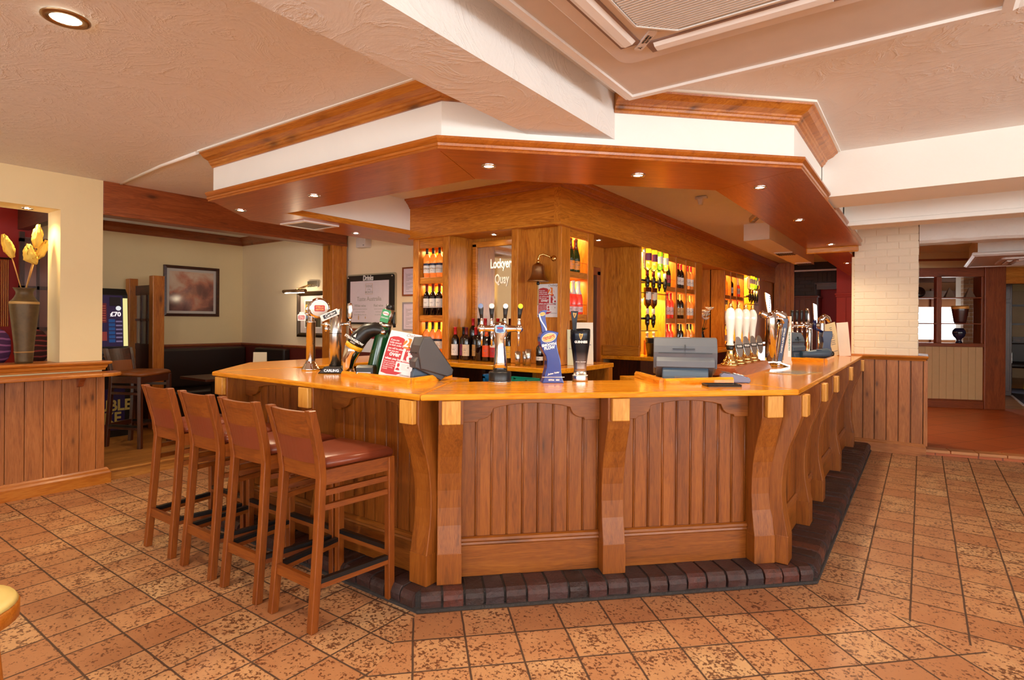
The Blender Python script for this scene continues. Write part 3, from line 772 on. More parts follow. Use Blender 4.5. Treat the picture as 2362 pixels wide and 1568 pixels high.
# right-hand face
RP = [(4.10, 4.249), (4.569, 4.677), (6.478, 6.509), (6.829, 6.875), (7.192, 7.225), (7.568, 7.844), (8.939, 8.975), (9.29, 9.315), (9.64, 9.665), (10.07, 10.10)]
for a, b in RP: post(-2.475 if a < 4.2 else -2.645, -2.44, a, b)
m = MB(); m.box(-2.66, -2.64, 4.2, 4.6, ZB, 2.246); m.box(-2.66, -2.64, 6.49, 7.84, ZB, 2.246); m.box(-2.66, -2.64, 8.94, 10.1, ZB, 2.246); bbp('back_panel', m, OAKZ)
m = MB(); m.box(-2.645, -2.625, 5.77, 6.48, ZB, 2.246); m.box(-2.645, -2.625, 10.1, 10.84, ZB, 2.246); bbp('back_panel', m, plain('yellow_back_panel', srgb(240, 196, 70), .4))
m = MB(); m.box(-2.80, -2.78, 7.8, 8.98, ZB, 2.246); bbp('back_panel', m, OAKZ)
for a, b, c, d in ((-2.79, -2.64, 7.80, 7.84), (-2.79, -2.645, 8.94, 8.974), (-2.64, -2.44, 10.80, 10.84)):
    m = MB(); m.box(a, b, c, d, ZB, 2.246); bbp('side_panel', m, OAKZ)
m = MB(); m.box(-2.88, -2.44, 5.735, 5.775, ZB+.05, 2.246, .003); bbp('side_panel', m, OAKZ)
m = MB(); m.box(-2.86, -2.43, 5.70, 5.74, ZB, ZB+.11, .004); bbp('side_skirting', m, OAKX)
m = MB(); m.box(-2.46, -2.44, 10.84, 12.45, ZB, 2.246); bbp('end_panel', m, OAKZ)
m = MB(); m.box(-2.90, -2.87, 4.6, 5.75, 0, 2.246); bbp('back_panel', m, OAKZ)
m = MB(); m.box(-2.872, -2.85, 4.70, 4.78, 0, 1.98, .005); m.box(-2.872, -2.85, 5.55, 5.63, 0, 1.98, .005); m.box(-2.872, -2.85, 4.70, 5.63, 1.93, 2.02, .008); bbp('door_frame', m, wood('red', 'z'))
m = MB(); m.box(-2.868, -2.856, 4.78, 5.55, .02, 1.93); bbp('door', m, wood('dark', 'z'))
for cols, rows in (((4.249, 4.569),), (1.866, 1.497, 1.112)), (((6.509, 6.829), (6.875, 7.192), (7.225, 7.568)), (1.858, 1.478, 1.105)), (((8.975, 9.29), (9.315, 9.64), (9.665, 10.07)), (1.858, 1.478, 1.105)):
    for a, b in cols:
        m = MB(); m.box(-2.47, -2.45, a, b, 2.16, 2.246, .003); bbp('top_rail', m, OAKY)
        for z in rows:
            m = MB(); m.box(-2.64, -2.452, a, b, z-.055, z, .003); bbp('shelf', m, OAKY)
            m = MB(); m.tube([(-2.458, a, z+.085), (-2.458, b, z+.085)], .0025, 6); bbp('guard_rail', m, M_STEEL)
# back counter
def rc(pts): return pts
m = MB(); m.prism([(-4.13, 3.80), (-2.45, 3.765)]+arc(-2.45, 3.965, .2, -90, 0, 6)[1:]+[(-2.25, 4.71), (-2.9, 4.71), (-2.9, 4.59), (-4.13, 4.59)], 1.026, 1.066, bev=.006)
bc = bbp('back_counter', m, wood('top', 'x'))
m = MB(); m.box(-2.88, -2.22, 5.69, 10.9, 1.026, 1.066, .006); bbp('back_counter', m, wood('top', 'y'))
m = MB(); m.box(-4.12, -2.55, 4.25, 4.58, 0, 1.026); m.box(-2.86, -2.5, 5.9, 10.8, 0, 1.026); m.box(-3.1, -3.06, 3.88, 4.3, 0, 1.026); m.box(-4.12, -4.08, 3.86, 4.3, 0, 1.026); bbp('base', m, wood('dark', 'z'))
m = MB(); m.box(-2.30, -2.255, 4.62, 4.70, 0, 1.026, .003); m.box(-2.62, -2.30, 4.66, 4.70, 0, 1.026); m.box(-2.62, -2.58, 3.95, 4.66, 0, 1.026); bbp('end_leg', m, wood('oak', 'z'))
dls = 'downlights under the back-bar fascia'
downlight('recessed downlight under the fascia above the lettered mirror', -3.27, 4.26, 2.245, dls, .04, spot=('S', 14, WARM, 110))
downlight('recessed downlight under the fascia above the back-bar doorway', -2.62, 5.12, 2.245, dls, .04, spot=('S', 6, WARM, 110))
downlight('recessed downlight under the fascia above the white flowers', -2.62, 8.30, 2.245, dls, .04, spot=('S', 26, (1, .62, .25), 120))

# ------------------------------------------------------------------ bottles
G_CLEARW = glassy('white_wine_glass', (.93, .86, .42, 1), .85, .05)
G_GREEN = plain('green_glass', srgb(40, 58, 22), .06, Coat_Weight=.6)
G_DARK = plain('dark_wine_glass', srgb(24, 10, 10), .06, Coat_Weight=.6)
G_ROSE = glassy('rose_wine_glass', (.95, .16, .14, 1), .7, .05)
G_GOLD = glassy('golden_spirit_glass', (.96, .66, .20, 1), .85, .05)
G_BROWN = plain('brown_spirit_glass', srgb(70, 26, 10), .08, Coat_Weight=.6)
G_GREENT = glassy('bright_green_glass', (.12, .60, .10, 1), .75, .05)
def colour(n, r, g, b, ro=.45): return plain('print_'+n, srgb(r, g, b), ro)
CAP = dict(black=colour('black', 22, 20, 26), maroon=colour('maroon', 104, 24, 32), red=colour('red', 206, 30, 34), gold=colour('gold', 222, 166, 70, .3), silver=colour('silver', 216, 208, 206, .3), white=colour('white', 240, 232, 220), navy=colour('navy', 30, 36, 70), orange=colour('orange', 240, 92, 26), brownfoil=colour('brown_foil', 120, 56, 24, .3))
LAB = dict(white=colour('label_white', 238, 232, 226), cream=colour('label_cream', 226, 206, 176), orange=colour('label_orange', 238, 84, 30), tan=colour('label_tan', 206, 160, 96), amber=colour('label_amber', 232, 142, 40), purple=colour('label_purple', 120, 40, 86), pink=colour('label_pink', 232, 190, 190), red=colour('label_red', 190, 40, 50), yellow=colour('label_yellow', 236, 186, 50), navy=CAP['navy'], gold=CAP['gold'])
SHAPE = dict(claret=[(0, 0), (.034, 0), (.037, .006), (.037, .185), (.034, .203), (.024, .220), (.016, .232), (.0145, .245), (.0145, .297), (.016, .298), (.016, .306), (0, .307)],
             burgundy=[(0, 0), (.036, 0), (.039, .006), (.039, .150), (.034, .180), (.022, .220), (.0155, .25), (.0145, .285), (.016, .287), (.016, .297), (0, .298)],
             champagne=[(0, 0), (.040, 0), (.044, .008), (.044, .130), (.040, .160), (.027, .205), (.018, .240), (.0165, .285), (.019, .288), (.019, .304), (.012, .312), (0, .313)],
             spirit=[(0, 0), (.038, 0), (.041, .006), (.041, .170), (.036, .190), (.020, .206), (.0145, .215), (.0145, .255), (.017, .256), (.017, .285), (0, .286)],
             square=[(0, 0), (.042, 0), (.045, .006), (.045, .185), (.038, .21), (.018, .235), (.015, .245), (.015, .27), (.017, .271), (.017, .29), (0, .291)])
def sleeve(prof, z0, z1, off):
    out = []
    def rat(z):
        for (r0, a), (r1, b) in zip(prof, prof[1:]):
            if a <= z <= b and b > a: return r0+(r1-r0)*(z-a)/(b-a)
        return prof[-2][0]
    zs = [z0]+[z for r, z in prof if z0 < z < z1]+[z1]
    return [(rat(z)+off, z) for z in zs]
_bt = {}
def bottle(kind, glass, cap, label, lab, x, y, z, ang, group, name='wine_bottle', cat='bottle', band=None, capz=None, lz=(.045, .135), sc=1.0):
    """ang = direction the label faces"""
    M = T(x, y, z) @ RZ(ang-math.pi/2) @ Matrix.Scale(sc, 4)
    key = (kind, glass.name, cap, label, band, capz, lz, name)
    if key in _bt: return dup(_bt[key], M, lab, group)
    p = SHAPE[kind]
    t = thing(name, lab, cat, M, group)
    m = MB(); m.lathe(p, seg=20); obj('glass', m, glass, t)
    h = p[-1][1]; cz_ = capz or (h-.072)
    if cap:
        m = MB(); pr = sleeve(p, cz_, h-.001, .0006); pr = [(pr[0][0]-.002, pr[0][1])]+pr+[(0, h+.0008)]; m.lathe(pr, seg=16); obj('capsule', m, CAP[cap], t)
    if label:
        r = p[3][0]+.0008 if p[3][1] > lz[0] else p[2][0]+.0008
        def lab_(z0, z1, rr, a0=20, a1=160, name='label', mat=None, par=t):
            m = MB(); n = 14
            pts = [(rr*math.cos(R(a0+(a1-a0)*i/n)), rr*math.sin(R(a0+(a1-a0)*i/n))) for i in range(n+1)]
            for (ax_, ay), (bx, by) in zip(pts, pts[1:]): m.quad((ax_, ay, z0), (bx, by, z0), (bx, by, z1), (ax_, ay, z1))
            return obj(name, m, mat, par, smooth=True)
        lo = lab_(lz[0], lz[1], r, mat=LAB[label])
        if band: lab_(lz[1]-.016, lz[1]+.006, r+.0006, name='label_band', mat=LAB[band], par=lo)
        m = MB()
        for i, (a0, a1, zz) in enumerate(((62, 118, .62), (70, 110, .5), (56, 124, .28))):
            zc_ = lz[0]+(lz[1]-lz[0])*zz; pts = [(r+.0009)*math.cos(R(a)) for a in (a0, (a0+a1)/2, a1)], [(r+.0009)*math.sin(R(a)) for a in (a0, (a0+a1)/2, a1)]
            for k in range(2): m.quad((pts[0][k], pts[1][k], zc_-.002), (pts[0][k+1], pts[1][k+1], zc_-.002), (pts[0][k+1], pts[1][k+1], zc_+.002), (pts[0][k], pts[1][k], zc_+.002))
        obj('label_print', m, M_INK, lo)
    _bt[key] = t
    return t
FS = R(-75)      # towards the room from the left face of the cabinet
for row, (z, desc, kw) in enumerate([(1.856, 'top', dict(kind='claret', glass=G_CLEARW, cap='black', label='white', band='navy')), (1.484, 'middle', dict(kind='claret', glass=G_DARK, cap='maroon', label='white', lz=(.075, .165))), (1.112, 'bottom', dict(kind='claret', glass=G_CLEARW, cap='black', label='white', band='navy'))]):
    col = 'red' if row == 1 else 'white'
    for i, x in enumerate((-4.008, -3.934, -3.858, -3.782)):
        bottle(lab='%s bottle of %s wine on the %s shelf of the left rack' % (ORD[i], col, desc), x=x, y=4.135+.01*i, z=z+.001, ang=FS, group='%s wine bottles on the %s shelf of the left rack' % (col, desc), **kw)
# loose red wines on the back counter before the mirror
m = MB(); m.box(-3.64, -2.93, 4.25, 4.392, 1.0665, 1.15, .004)
rs = obj('bottle_riser', m, wood('dark', 'x'), None, W0); tag(rs, 'low dark wooden step under the rear row of red wines', 'riser')
FRONT = [(-3.60, 4.10, 'claret', 'red', 'white', 'red-capped red wine bottle with a white label at the left mirror end'),
         (-3.525, 4.135, 'claret', 'black', 'purple', 'black-capped wine bottle with a purple label, beside the left end of the mirror shelf'),
         (-3.450, 4.085, 'claret', 'maroon', 'cream', 'maroon-capped wine bottle with a tall cream label, on the mirror shelf'),
         (-3.375, 4.135, 'claret', 'red', 'tan', 'red-capped wine bottle with a tan label, on the mirror shelf'),
         (-3.30, 4.09, 'claret', 'black', None, 'plain dark wine bottle with a black cap, left of the orange-labelled one'),
         (-3.215, 4.09, 'burgundy', 'orange', 'orange', 'wine bottle with a bright orange label and orange cap before the mirror'),
         (-3.125, 4.085, 'claret', 'black', 'red', 'wine bottle with a red and white label, right of the orange-labelled one'),
         (-2.965, 4.10, 'claret', 'black', 'yellow', 'dark wine bottle with a yellow label at the right end of the mirror shelf')]
for x, y, k, c, l, lab in FRONT:
    bottle(k, G_DARK, c, l, lab, x, y, 1.0675, FS, 'red wines before the mirror', lz=(.04, .145), band='white' if l == 'red' else None)
for i, (x, c) in enumerate(((-3.565, 'red'), (-3.488, 'black'), (-3.412, 'red'), (-3.336, 'black'), (-3.26, 'red'), (-3.18, 'black'), (-3.10, 'maroon'), (-3.015, 'black'))):
    bottle('claret', G_DARK, c, None, '%s rear-step bottle before the mirror, %s cap' % (ORD[i].capitalize(), c), x, 4.32, 1.151, FS, 'red wines on the rear step before the mirror')
# champagnes
FX = R(-20)      # towards the room from the right face
for i, y in enumerate((4.335, 4.432)):
    bottle('champagne', G_GREEN, 'brownfoil', 'amber', '%s green champagne bottle with an amber label beside the bell panel' % ('left' if i == 0 else 'right'), -2.492, y, 1.867, FX, 'champagne bottles beside the bell', name='champagne_bottle', capz=.205, lz=(.02, .1), sc=.95)
for i, y in enumerate((4.30, 4.392, 4.485)):
    bottle('champagne', G_ROSE, 'silver', 'pink', '%s of three pink sparkling wines beside the bell panel' % ('leftmost', 'middle', 'rightmost')[i], -2.492, y, 1.498, FX, 'pink sparkling wines beside the bell', name='champagne_bottle', capz=.185, lz=(.02, .07), sc=.95)
# right racks
RACK1 = [[('burgundy', G_GREEN, 'black', 'red', 2, 'red-labelled green wine bottle'), ('claret', G_DARK, 'red', 'white', 3, 'red-capped red wine bottle'), ('claret', G_CLEARW, 'red', 'white', 3, 'red-capped white wine bottle')],
         [('claret', G_ROSE, 'red', 'pink', 3, 'red-capped rose wine bottle'), ('claret', G_DARK, 'gold', 'tan', 3, 'gold-capped tan-labelled wine bottle'), ('claret', G_CLEARW, 'gold', 'white', 3, 'gold-capped white wine bottle')],
         [('claret', G_ROSE, 'red', 'pink', 3, 'red-capped rose wine bottle'), ('claret', G_DARK, 'black', 'white', 3, 'black-capped red wine bottle'), ('claret', G_CLEARW, 'black', None, 3, 'black-capped white wine bottle')]]
RACK2 = [[('claret', G_GOLD, 'gold', None, 2, 'golden wine bottle'), ('claret', G_DARK, 'red', 'white', 2, 'red-capped red wine bottle'), ('champagne', G_ROSE, 'white', 'white', 2, 'white-foiled pink sparkling wine')],
         [('claret', G_CLEARW, 'black', 'white', 3, 'black-capped white wine bottle'), ('claret', G_DARK, 'orange', 'orange', 2, 'orange-labelled dark wine bottle'), ('claret', G_ROSE, 'red', 'pink', 2, 'red-capped rose wine bottle')],
         [('claret', G_CLEARW, 'black', 'white', 2, 'black-capped white wine bottle'), ('claret', G_DARK, 'black', 'white', 2, 'black-capped red wine bottle'), ('claret', G_ROSE, 'red', 'pink', 2, 'red-capped rose wine bottle')]]
cn = ('left', 'middle', 'right'); rn = ('top', 'middle', 'bottom')
for RK, cols, zs, nm in ((RACK1, ((6.509, 6.829), (6.875, 7.192), (7.225, 7.568)), (1.858, 1.478, 1.105), 'nearer rack'), (RACK2, ((8.975, 9.29), (9.315, 9.64), (9.665, 10.07)), (1.858, 1.478, 1.105), 'farther rack')):
    for r_ in range(3):
        for c_ in range(3):
            k, g, cp, lb, n, d = RK[r_][c_]; a, b = cols[c_]
            for i in range(n):
                y = a+.052+i*(b-a-.104)/2.0
                o = ('left', 'centre', 'right')[i] if n == 3 else ('left', 'right')[i]
                bottle(k, g, cp, lb, '%s %s, %s row, %s column of %s' % (o, d, rn[r_], cn[c_], nm), -2.49, y, zs[r_]+.001, FX, '%s row, %s column of the %s' % (rn[r_], cn[c_], nm), capz=.19 if k == 'champagne' else None)
# optics with upturned spirit bottles
def optic_set(y0, dy, x, z, items, lab, where, z_scale=1.0):
    n = len(items); L = dy*(n-1)
    t = thing('optic_rack', lab, 'optic rack', T(x, y0+L/2, z))
    m = MB(); m.box(x-.012, x+.012, y0-.09, y0+L+.09, z-.06, z-.035, .004); m.box(-2.625, x, y0+L/2-.02, y0+L/2+.02, z-.058, z-.04); m.box(x-.03, x+.05, y0-.07, y0+L+.07, z-.185, z-.178); m.box(x-.012, x+.0, y0+L/2-.012, y0+L/2+.012, z-.185, z-.04)
    obj('rail', m, M_BLACK, t, W0)
    for i, it in enumerate(items):
        y = y0+i*dy
        m = MB(); m.lathe([(.006, -.15), (.010, -.15), (.012, -.125), (.020, -.115), (.022, -.07), (.026, -.06), (.026, -.02), (.018, -.008), (.017, .0)], (x+.028, y, z), 14); obj('dispenser', m, M_BLACK, t, W0)
        m = MB(); m.lathe([(.0225, -.105), (.0235, -.10), (.0235, -.075), (.0225, -.07)], (x+.028, y, z), 14); obj('measure', m, M_GLASSW, t, W0)
        kind, g, cap, label, d = it
        p = SHAPE[kind]; M = T(x+.028, y, z+p[-1][1]+.002) @ RZ(FX-math.pi/2) @ RX(math.pi) @ RZ(math.pi)
        b = thing('spirit_bottle', d+' hanging upside down in '+where, 'bottle', M, 'upturned spirit bottles in '+where)
        m = MB(); m.lathe(p, seg=20); obj('glass', m, g, b)
        m = MB(); m.lathe([(.014, .228), (p[-3][0]+.001, .229), (p[-3][0]+.001, p[-1][1])], seg=14); obj('neck_ring', m, CAP[cap], b)
        r = p[2][0]+.001; m = MB(); nn = 12
        pts = [(r*math.cos(R(20+140*q/nn)), r*math.sin(R(20+140*q/nn))) for q in range(nn+1)]
        for (ax_, ay), (bx, by) in zip(pts, pts[1:]): m.quad((ax_, ay, .05), (bx, by, .05), (bx, by, .13), (ax_, ay, .13))
        obj('label', m, LAB[label], b, smooth=True)
optic_set(5.86, .172, -2.44, 1.93, [('square', M_GLASSW, 'maroon', 'purple', 'clear square spirit bottle, first from the left,'), ('square', M_GLASSW, 'maroon', 'purple', 'clear square spirit bottle, second from the left,'), ('spirit', G_GREENT, 'white', 'white', 'bright green gin bottle'), ('spirit', M_GLASSW, 'white', 'white', 'clear round spirit bottle at the right end')], 'black four-bottle optic rack in the lit yellow bay behind the middle till', 'the near yellow bay')
optic_set(5.87, .17, -2.44, 1.52, [('spirit', G_BROWN, 'white', 'white', 'brown whisky bottle, lower left,'), ('spirit', G_BROWN, 'white', 'cream', 'brown rum bottle, lower right,')], 'lower two-bottle optic rack in the lit yellow bay behind the middle till', 'the lower near yellow bay')
optic_set(10.20, .17, -2.40, 1.93, [('square', M_GLASSW, 'maroon', 'white', 'clear square spirit bottle, first from the left,'), ('square', M_GLASSW, 'maroon', 'white', 'clear square spirit bottle, second from the left,'), ('spirit', G_GREENT, 'white', 'white', 'bright green gin bottle'), ('spirit', M_GLASSW, 'white', 'white', 'clear round spirit bottle at the right end')], 'black optic rack in the far lit yellow bay beyond the wine racks', 'the far yellow bay')
# things on the back counter
t = thing('ice_bucket', 'black ice bucket with folded napkins on the back counter behind the middle till', 'bucket', T(-2.36, 5.93, 1.0665))
m = MB(); m.lathe([(0, 0), (.075, 0), (.095, .14), (.1, .145), (.092, .146), (.072, .01), (0, .01)], seg=8); obj('bucket', m, M_BLACK, t)
m = MB()
for i in range(5):
    a = i*1.25; m.box(-.012, .012, -.05, .05, .02, .2, .004, M=RZ(a) @ T(.03, 0, 0) @ RY(R(12)))
obj('napkin', m, M_BLACK, t)
for i, (x, y, c) in enumerate(((-2.50, 6.08, 'gold'), (-2.50, 6.27, 'red'))):
    bottle('spirit', G_GOLD if i == 0 else G_ROSE, 'silver', c, 'small %s bottle standing behind the black ice bucket' % ('golden' if i == 0 else 'red'), x, y, 1.0675, FX, None, name='spirit_bottle', sc=.9)
t = thing('flower_arrangement', 'white flowers in a dark vase in the lit oak recess of the back bar', 'flowers', T(-2.55, 8.18, 1.0665))
m = MB(); m.lathe([(0, 0), (.05, 0), (.06, .05), (.045, .16), (.03, .22), (.04, .24), (.034, .24), (.025, .2), (0, .19)], seg=18); obj('vase', m, M_BLACK, t)
fw = plain('white_petals', srgb(250, 240, 224), .6)
for i in range(9):
    a = i*2.4; rr = .05+.065*(i/9); hz = .40+.16*((i*37) % 9)/9
    m = MB()
    for k in range(7):
        b_ = k*2*math.pi/7; m.sphere((0, 0, 0), .04, 8, 1, .55, .28, M=T(rr*math.cos(a), rr*math.sin(a), hz) @ RZ(b_) @ RY(R(-35)) @ T(.035, 0, 0))
    obj('blossom', m, fw, t)
m = MB()
for i in range(9):
    a = i*2.4; rr = .05+.065*(i/9); hz = .40+.16*((i*37) % 9)/9; m.tube([(0, 0, .2), (rr*.4*math.cos(a), rr*.4*math.sin(a), .3), (rr*math.cos(a), rr*math.sin(a), hz)], .003, 5)
for i in range(5): m.sphere((0, 0, 0), .05, 8, 1, .4, .08, M=RZ(i*1.3) @ T(.05, 0, .27) @ RY(R(-30)))
obj('stem', m, plain('leaf_green', srgb(58, 84, 40), .5), t)
for i, (y, c) in enumerate(((8.62, 'dark'), (8.88, 'dark'))):
    t = thing('condiment_jar', '%s of two small dark jars on the back counter beside the flowers' % ('left' if i == 0 else 'right'), 'jar', T(-2.30, y, 1.0665), 'small jars beside the flowers')
    m = MB(); m.lathe([(0, 0), (.03, 0), (.032, .01), (.032, .07), (.024, .085), (0, .085)], seg=14); obj('jar', m, G_BROWN, t)
    m = MB(); m.lathe([(0, .084), (.026, .084), (.026, .105), (0, .106)], seg=14); obj('lid', m, M_PORC, t)
for i, (x, y, h, r) in enumerate(((-2.735, 3.90, .115, .024), (-2.69, 3.945, .115, .024), (-2.640, 3.915, .135, .025))):
    m = MB(); m.lathe([(0, 0), (r*.85, 0), (r, h), (r*.92, h), (r*.8, .006), (0, .006)], (0, 0, 0), 18)
    o = obj('spirit_measure', m, M_STEEL, None, T(x, y, 1.0665)); tag(o, '%s of three steel measures on the back counter' % ('leftmost', 'middle', 'tallest')[i], 'measure', 'steel measures on the back counter')
for i, (x, y, s, g) in enumerate(((-2.60, 4.03, .8, 'silver'), (-2.50, 4.02, .62, 'black'))):
    bottle('spirit', G_DARK, g, 'white', 'dark %s bottle behind the blue beer pump' % ('shaker-topped' if i == 0 else 'short black'), x, y, 1.0675, FS, None, name='mixer_bottle', sc=s, lz=(.05, .09))
for i, (x, y, w, h, col, lab) in enumerate(((-2.37, 4.20, .11, .30, srgb(206, 208, 176), 'pale green leaflet standing against the rack behind the stout tap'), (-2.36, 4.36, .16, .36, srgb(240, 226, 206), 'white card standing behind the stout tap below the pink wines'))):
    m = MB(); m.box(-w/2, w/2, -.003, .003, 0, h, .0005); mm = T(x, y, 1.067) @ RZ(R(38)) @ RX(R(-5))
    o = obj('leaflet', m, plain('leaflet_%d' % i, col, .5), None, mm); tag(o, lab, 'leaflet')
    m = MB(); m.box(-w*.38, w*.38, -.0045, -.003, h*.45, h*.48); m.box(-w*.3, w*.3, -.0045, -.003, h*.72, h*.80); obj('print', m, M_INKL, o, mm)
# under-counter gear
t = thing('underbar_unit', 'stainless under-bar sink unit behind the counter below the mirror', 'sink unit', T(-2.9, 3.55, 0))
m = MB(); m.box(-3.4, -2.2, 3.45, 3.76, .05, .86, .006); obj('body', m, M_STEEL, t, W0)
m = MB(); m.box(-3.3, -2.75, 3.50, 3.72, .855, .864, .003); obj('drainer', m, M_DARKMET, t, W0)
for x, y, w, h, c, n, lab in ((-2.52, 3.62, .26, .13, srgb(16, 132, 110), 'bottle_crate', 'green plastic crate behind the bar beside the blue beer pump'), (-2.76, 3.62, .10, .15, srgb(24, 100, 160), 'cleaning_tub', 'blue plastic tub behind the bar left of the green crate')):
    m = MB(); z0 = .8645
    for a, b, c_, d in ((-w/2, w/2, -.1, -.09), (-w/2, w/2, .09, .1)): m.box(a, b, c_, d, 0, h*.45); m.box(a, b, c_, d, h*.8, h); m.box(a, a+.03, c_, d, h*.4, h*.9); m.box(b-.03, b, c_, d, h*.4, h*.9)
    m.box(-w/2, -w/2+.01, -.1, .1, 0, h); m.box(w/2-.01, w/2, -.1, .1, 0, h); m.box(-w/2, w/2, -.1, .1, 0, .008)
    o = obj(n, m, plain(n+'_plastic', c, .35), None, T(x, y, z0)); tag(o, lab, 'crate' if 'crate' in n else 'tub')

# ------------------------------------------------------------------ ship's bell
t = thing('bell', 'brass ship bell on a wall arm beside the mirror', 'bell', T(-2.655, 4.08, 1.77))
m = MB(); m.lathe([(.092, 0), (.094, .004), (.088, .012), (.072, .03), (.058, .06), (.052, .10), (.05, .128), (.042, .145), (.02, .155), (.016, .165), (0, .167)], (0, 0, 0), 28); m.lathe([(.046, .12), (.05, .09), (.056, .055), (.07, .026), (.09, .001)], (0, 0, 0), 28); obj('bell_body', m, M_BRONZE, t)
m = MB(); m.tube([(0, 0, .16), (0, 0, .20), (.004, .01, .225), (.03, .03, .235), (.07, .06, .215), (.095, .085, .20)], .007, 8); m.lathe([(.026, 0), (.026, .006), (.012, .01), (0, .01)], (0, 0, 0), 14, M=T(.1, .09, .2) @ RX(R(90))); m.lathe([(.008, .155), (.014, .16), (.014, .175), (.008, .18)], (0, 0, 0), 10); obj('arm', m, M_BRASS, t)
m = MB(); m.lathe([(0, -.03), (.012, -.026), (.013, -.008), (.005, 0), (.004, .08)], (0, 0, 0), 10); obj('clapper', m, M_BLACK, t)
m = MB(); m.tube([(0, -.0, -.028), (.001, 0, -.10), (-.002, 0, -.20)], [.004, .006, .007], 8); obj('rope', m, plain('rope', srgb(196, 168, 120), .8), t)

# ------------------------------------------------------------------ age-check posters
def poster(M, lab, w=.205, h=.285, curve=None):
    t = thing('age_check_poster', lab, 'poster', M, None)
    def C(m):
        if curve:
            geom = m.b.verts[:]+m.b.edges[:]+m.b.faces[:]
            for k in range(1, 10): 
                geom = m.b.verts[:]+m.b.edges[:]+m.b.faces[:]
                bmesh.ops.bisect_plane(m.b, geom=geom, plane_co=(0, -h/2+h*k/10, 0), plane_no=(0, 1, 0))
            for v in m.b.verts: v.co.z += curve*math.sin(math.pi*(v.co.y/h+.5))
        return m
    m = MB(); m.box(-w/2, w/2, -h/2, h/2, -.0005, .0005); p = obj('paper', C(m), M_PAPER, t)
    x0 = -w*.46
    blob = [(x0, -h*.40)]+[(x0, h*.34)]+[(x0+w*.1, h*.375), (x0+w*.25, h*.39), (x0+w*.42, h*.37), (x0+w*.58, h*.31), (x0+w*.72, h*.22), (x0+w*.82, h*.10), (x0+w*.87, -h*.02), (x0+w*.87, -h*.13), (x0+w*.42, -h*.13), (x0+w*.42, -h*.34), (x0+w*.68, -h*.34), (x0+w*.50, -h*.405), (x0+w*.2, -h*.42)]
    m = MB(); m.prism(blob, .0006, .0009); obj('red_panel', C(m), M_PRED, t)
    m = MB(); m.prism(ell(w*.17, h*.27, w*.155, w*.17), .0009, .0012); obj('orange_disc', C(m), M_ORANGE, t)
    def tx(s, size, x, y, mat=M_PAPER, bold=0.0, shear=0.0, z=.0014, al='LEFT', sx=1.0):
        q = text_mb(s, size, .0001, al, bold, shear, sx=sx)
        for v in q.b.verts: v.co.x += x; v.co.y += y; v.co.z += z
        obj('lettering', C(q), mat, t)
    tx('Challenge', .026, w*.02, h*.45, M_INK, 0, .3)
    tx('21', .070, w*.025, h*.275, M_PAPER, .002)
    for s, y in (('If you are', .30), ('lucky enough', .245), ('to look under 21', .19)): tx(s, .0165, x0+w*.05, h*y, bold=.0003, sx=.9)
    for s, y in (('you will be asked to prove', .12), ('that you are', .065)): tx(s, .0172, x0+w*.05, h*y, bold=.0003, sx=.88)
    tx('over', .040, x0+w*.14, h*.005, bold=.0012)
    tx('18', .106, x0+w*.445, -.0005*h+h*.01, bold=.003)
    tx('when you buy alcohol', .0195, x0+w*.04, -h*.095, bold=.0006)
    for s, y in (('If you are under 18', -.155), ('you are committing', -.195), ('an offence if you', -.235), ('attempt to buy', -.275), ('alcohol', -.315)): tx(s, .0125, x0+w*.03, h*y, sx=.9)
    m = MB(); m.box(-w*.03, w*.42, -h*.325, -h*.14, .0009, .0012); obj('identity_card', C(m), M_PAPER, t)
    m = MB(); m.prism(ell(w*.05, -h*.20, w*.04, h*.042, 16), .0012, .0015); m.prism([(-w*.01, -h*.305), (-w*.01, -h*.28), (w*.03, -h*.255), (w*.07, -h*.255), (w*.11, -h*.28), (w*.11, -h*.305)], .0012, .0015); obj('portrait_silhouette', C(m), M_PRED, t)
    m = MB()
    for i, ln in enumerate((.9, .6, .5, .75, .9)): m.box(w*.15, w*.15+w*.25*ln, -h*(.175+.026*i), -h*(.171+.026*i), .0012, .0015)
    m.box(w*.34, w*.39, -h*.235, -h*.2, .0012, .0015); obj('card_text', C(m), M_INKL, t)
    tx('DRINKAWARE', .010, w*.14, -h*.385, M_INK)
    return t
poster(frame((-2.615, 4.1685, 1.612), (1, 0, 0), (0, 0, 1), (0, -1, 0)), 'red and white over 18 poster on the oak panel below the bell')
# ------------------------------------------------------------------ beer taps and tills on the bar top
YAW = .622
def at(x, y, z=ZC, yaw=0.0): return T(x, y, z) @ RZ(YAW+yaw)
def front_text(root, s, size, x, z, y, mat, parent=None, bold=0.0, sx=1.0, rot=0.0, M=None):
    Mw = (M if M is not None else WM[root.name]) @ frame((x, y, z), (1, 0, 0), (0, 0, 1), (0, -1, 0)) @ RZ(rot)
    return obj('lettering', text_mb(s, size, .0003, bold=bold, sx=sx), mat, parent or root, Mw)
TXW = colour('text_white', 246, 244, 240); TXR = colour('text_red', 196, 40, 40)

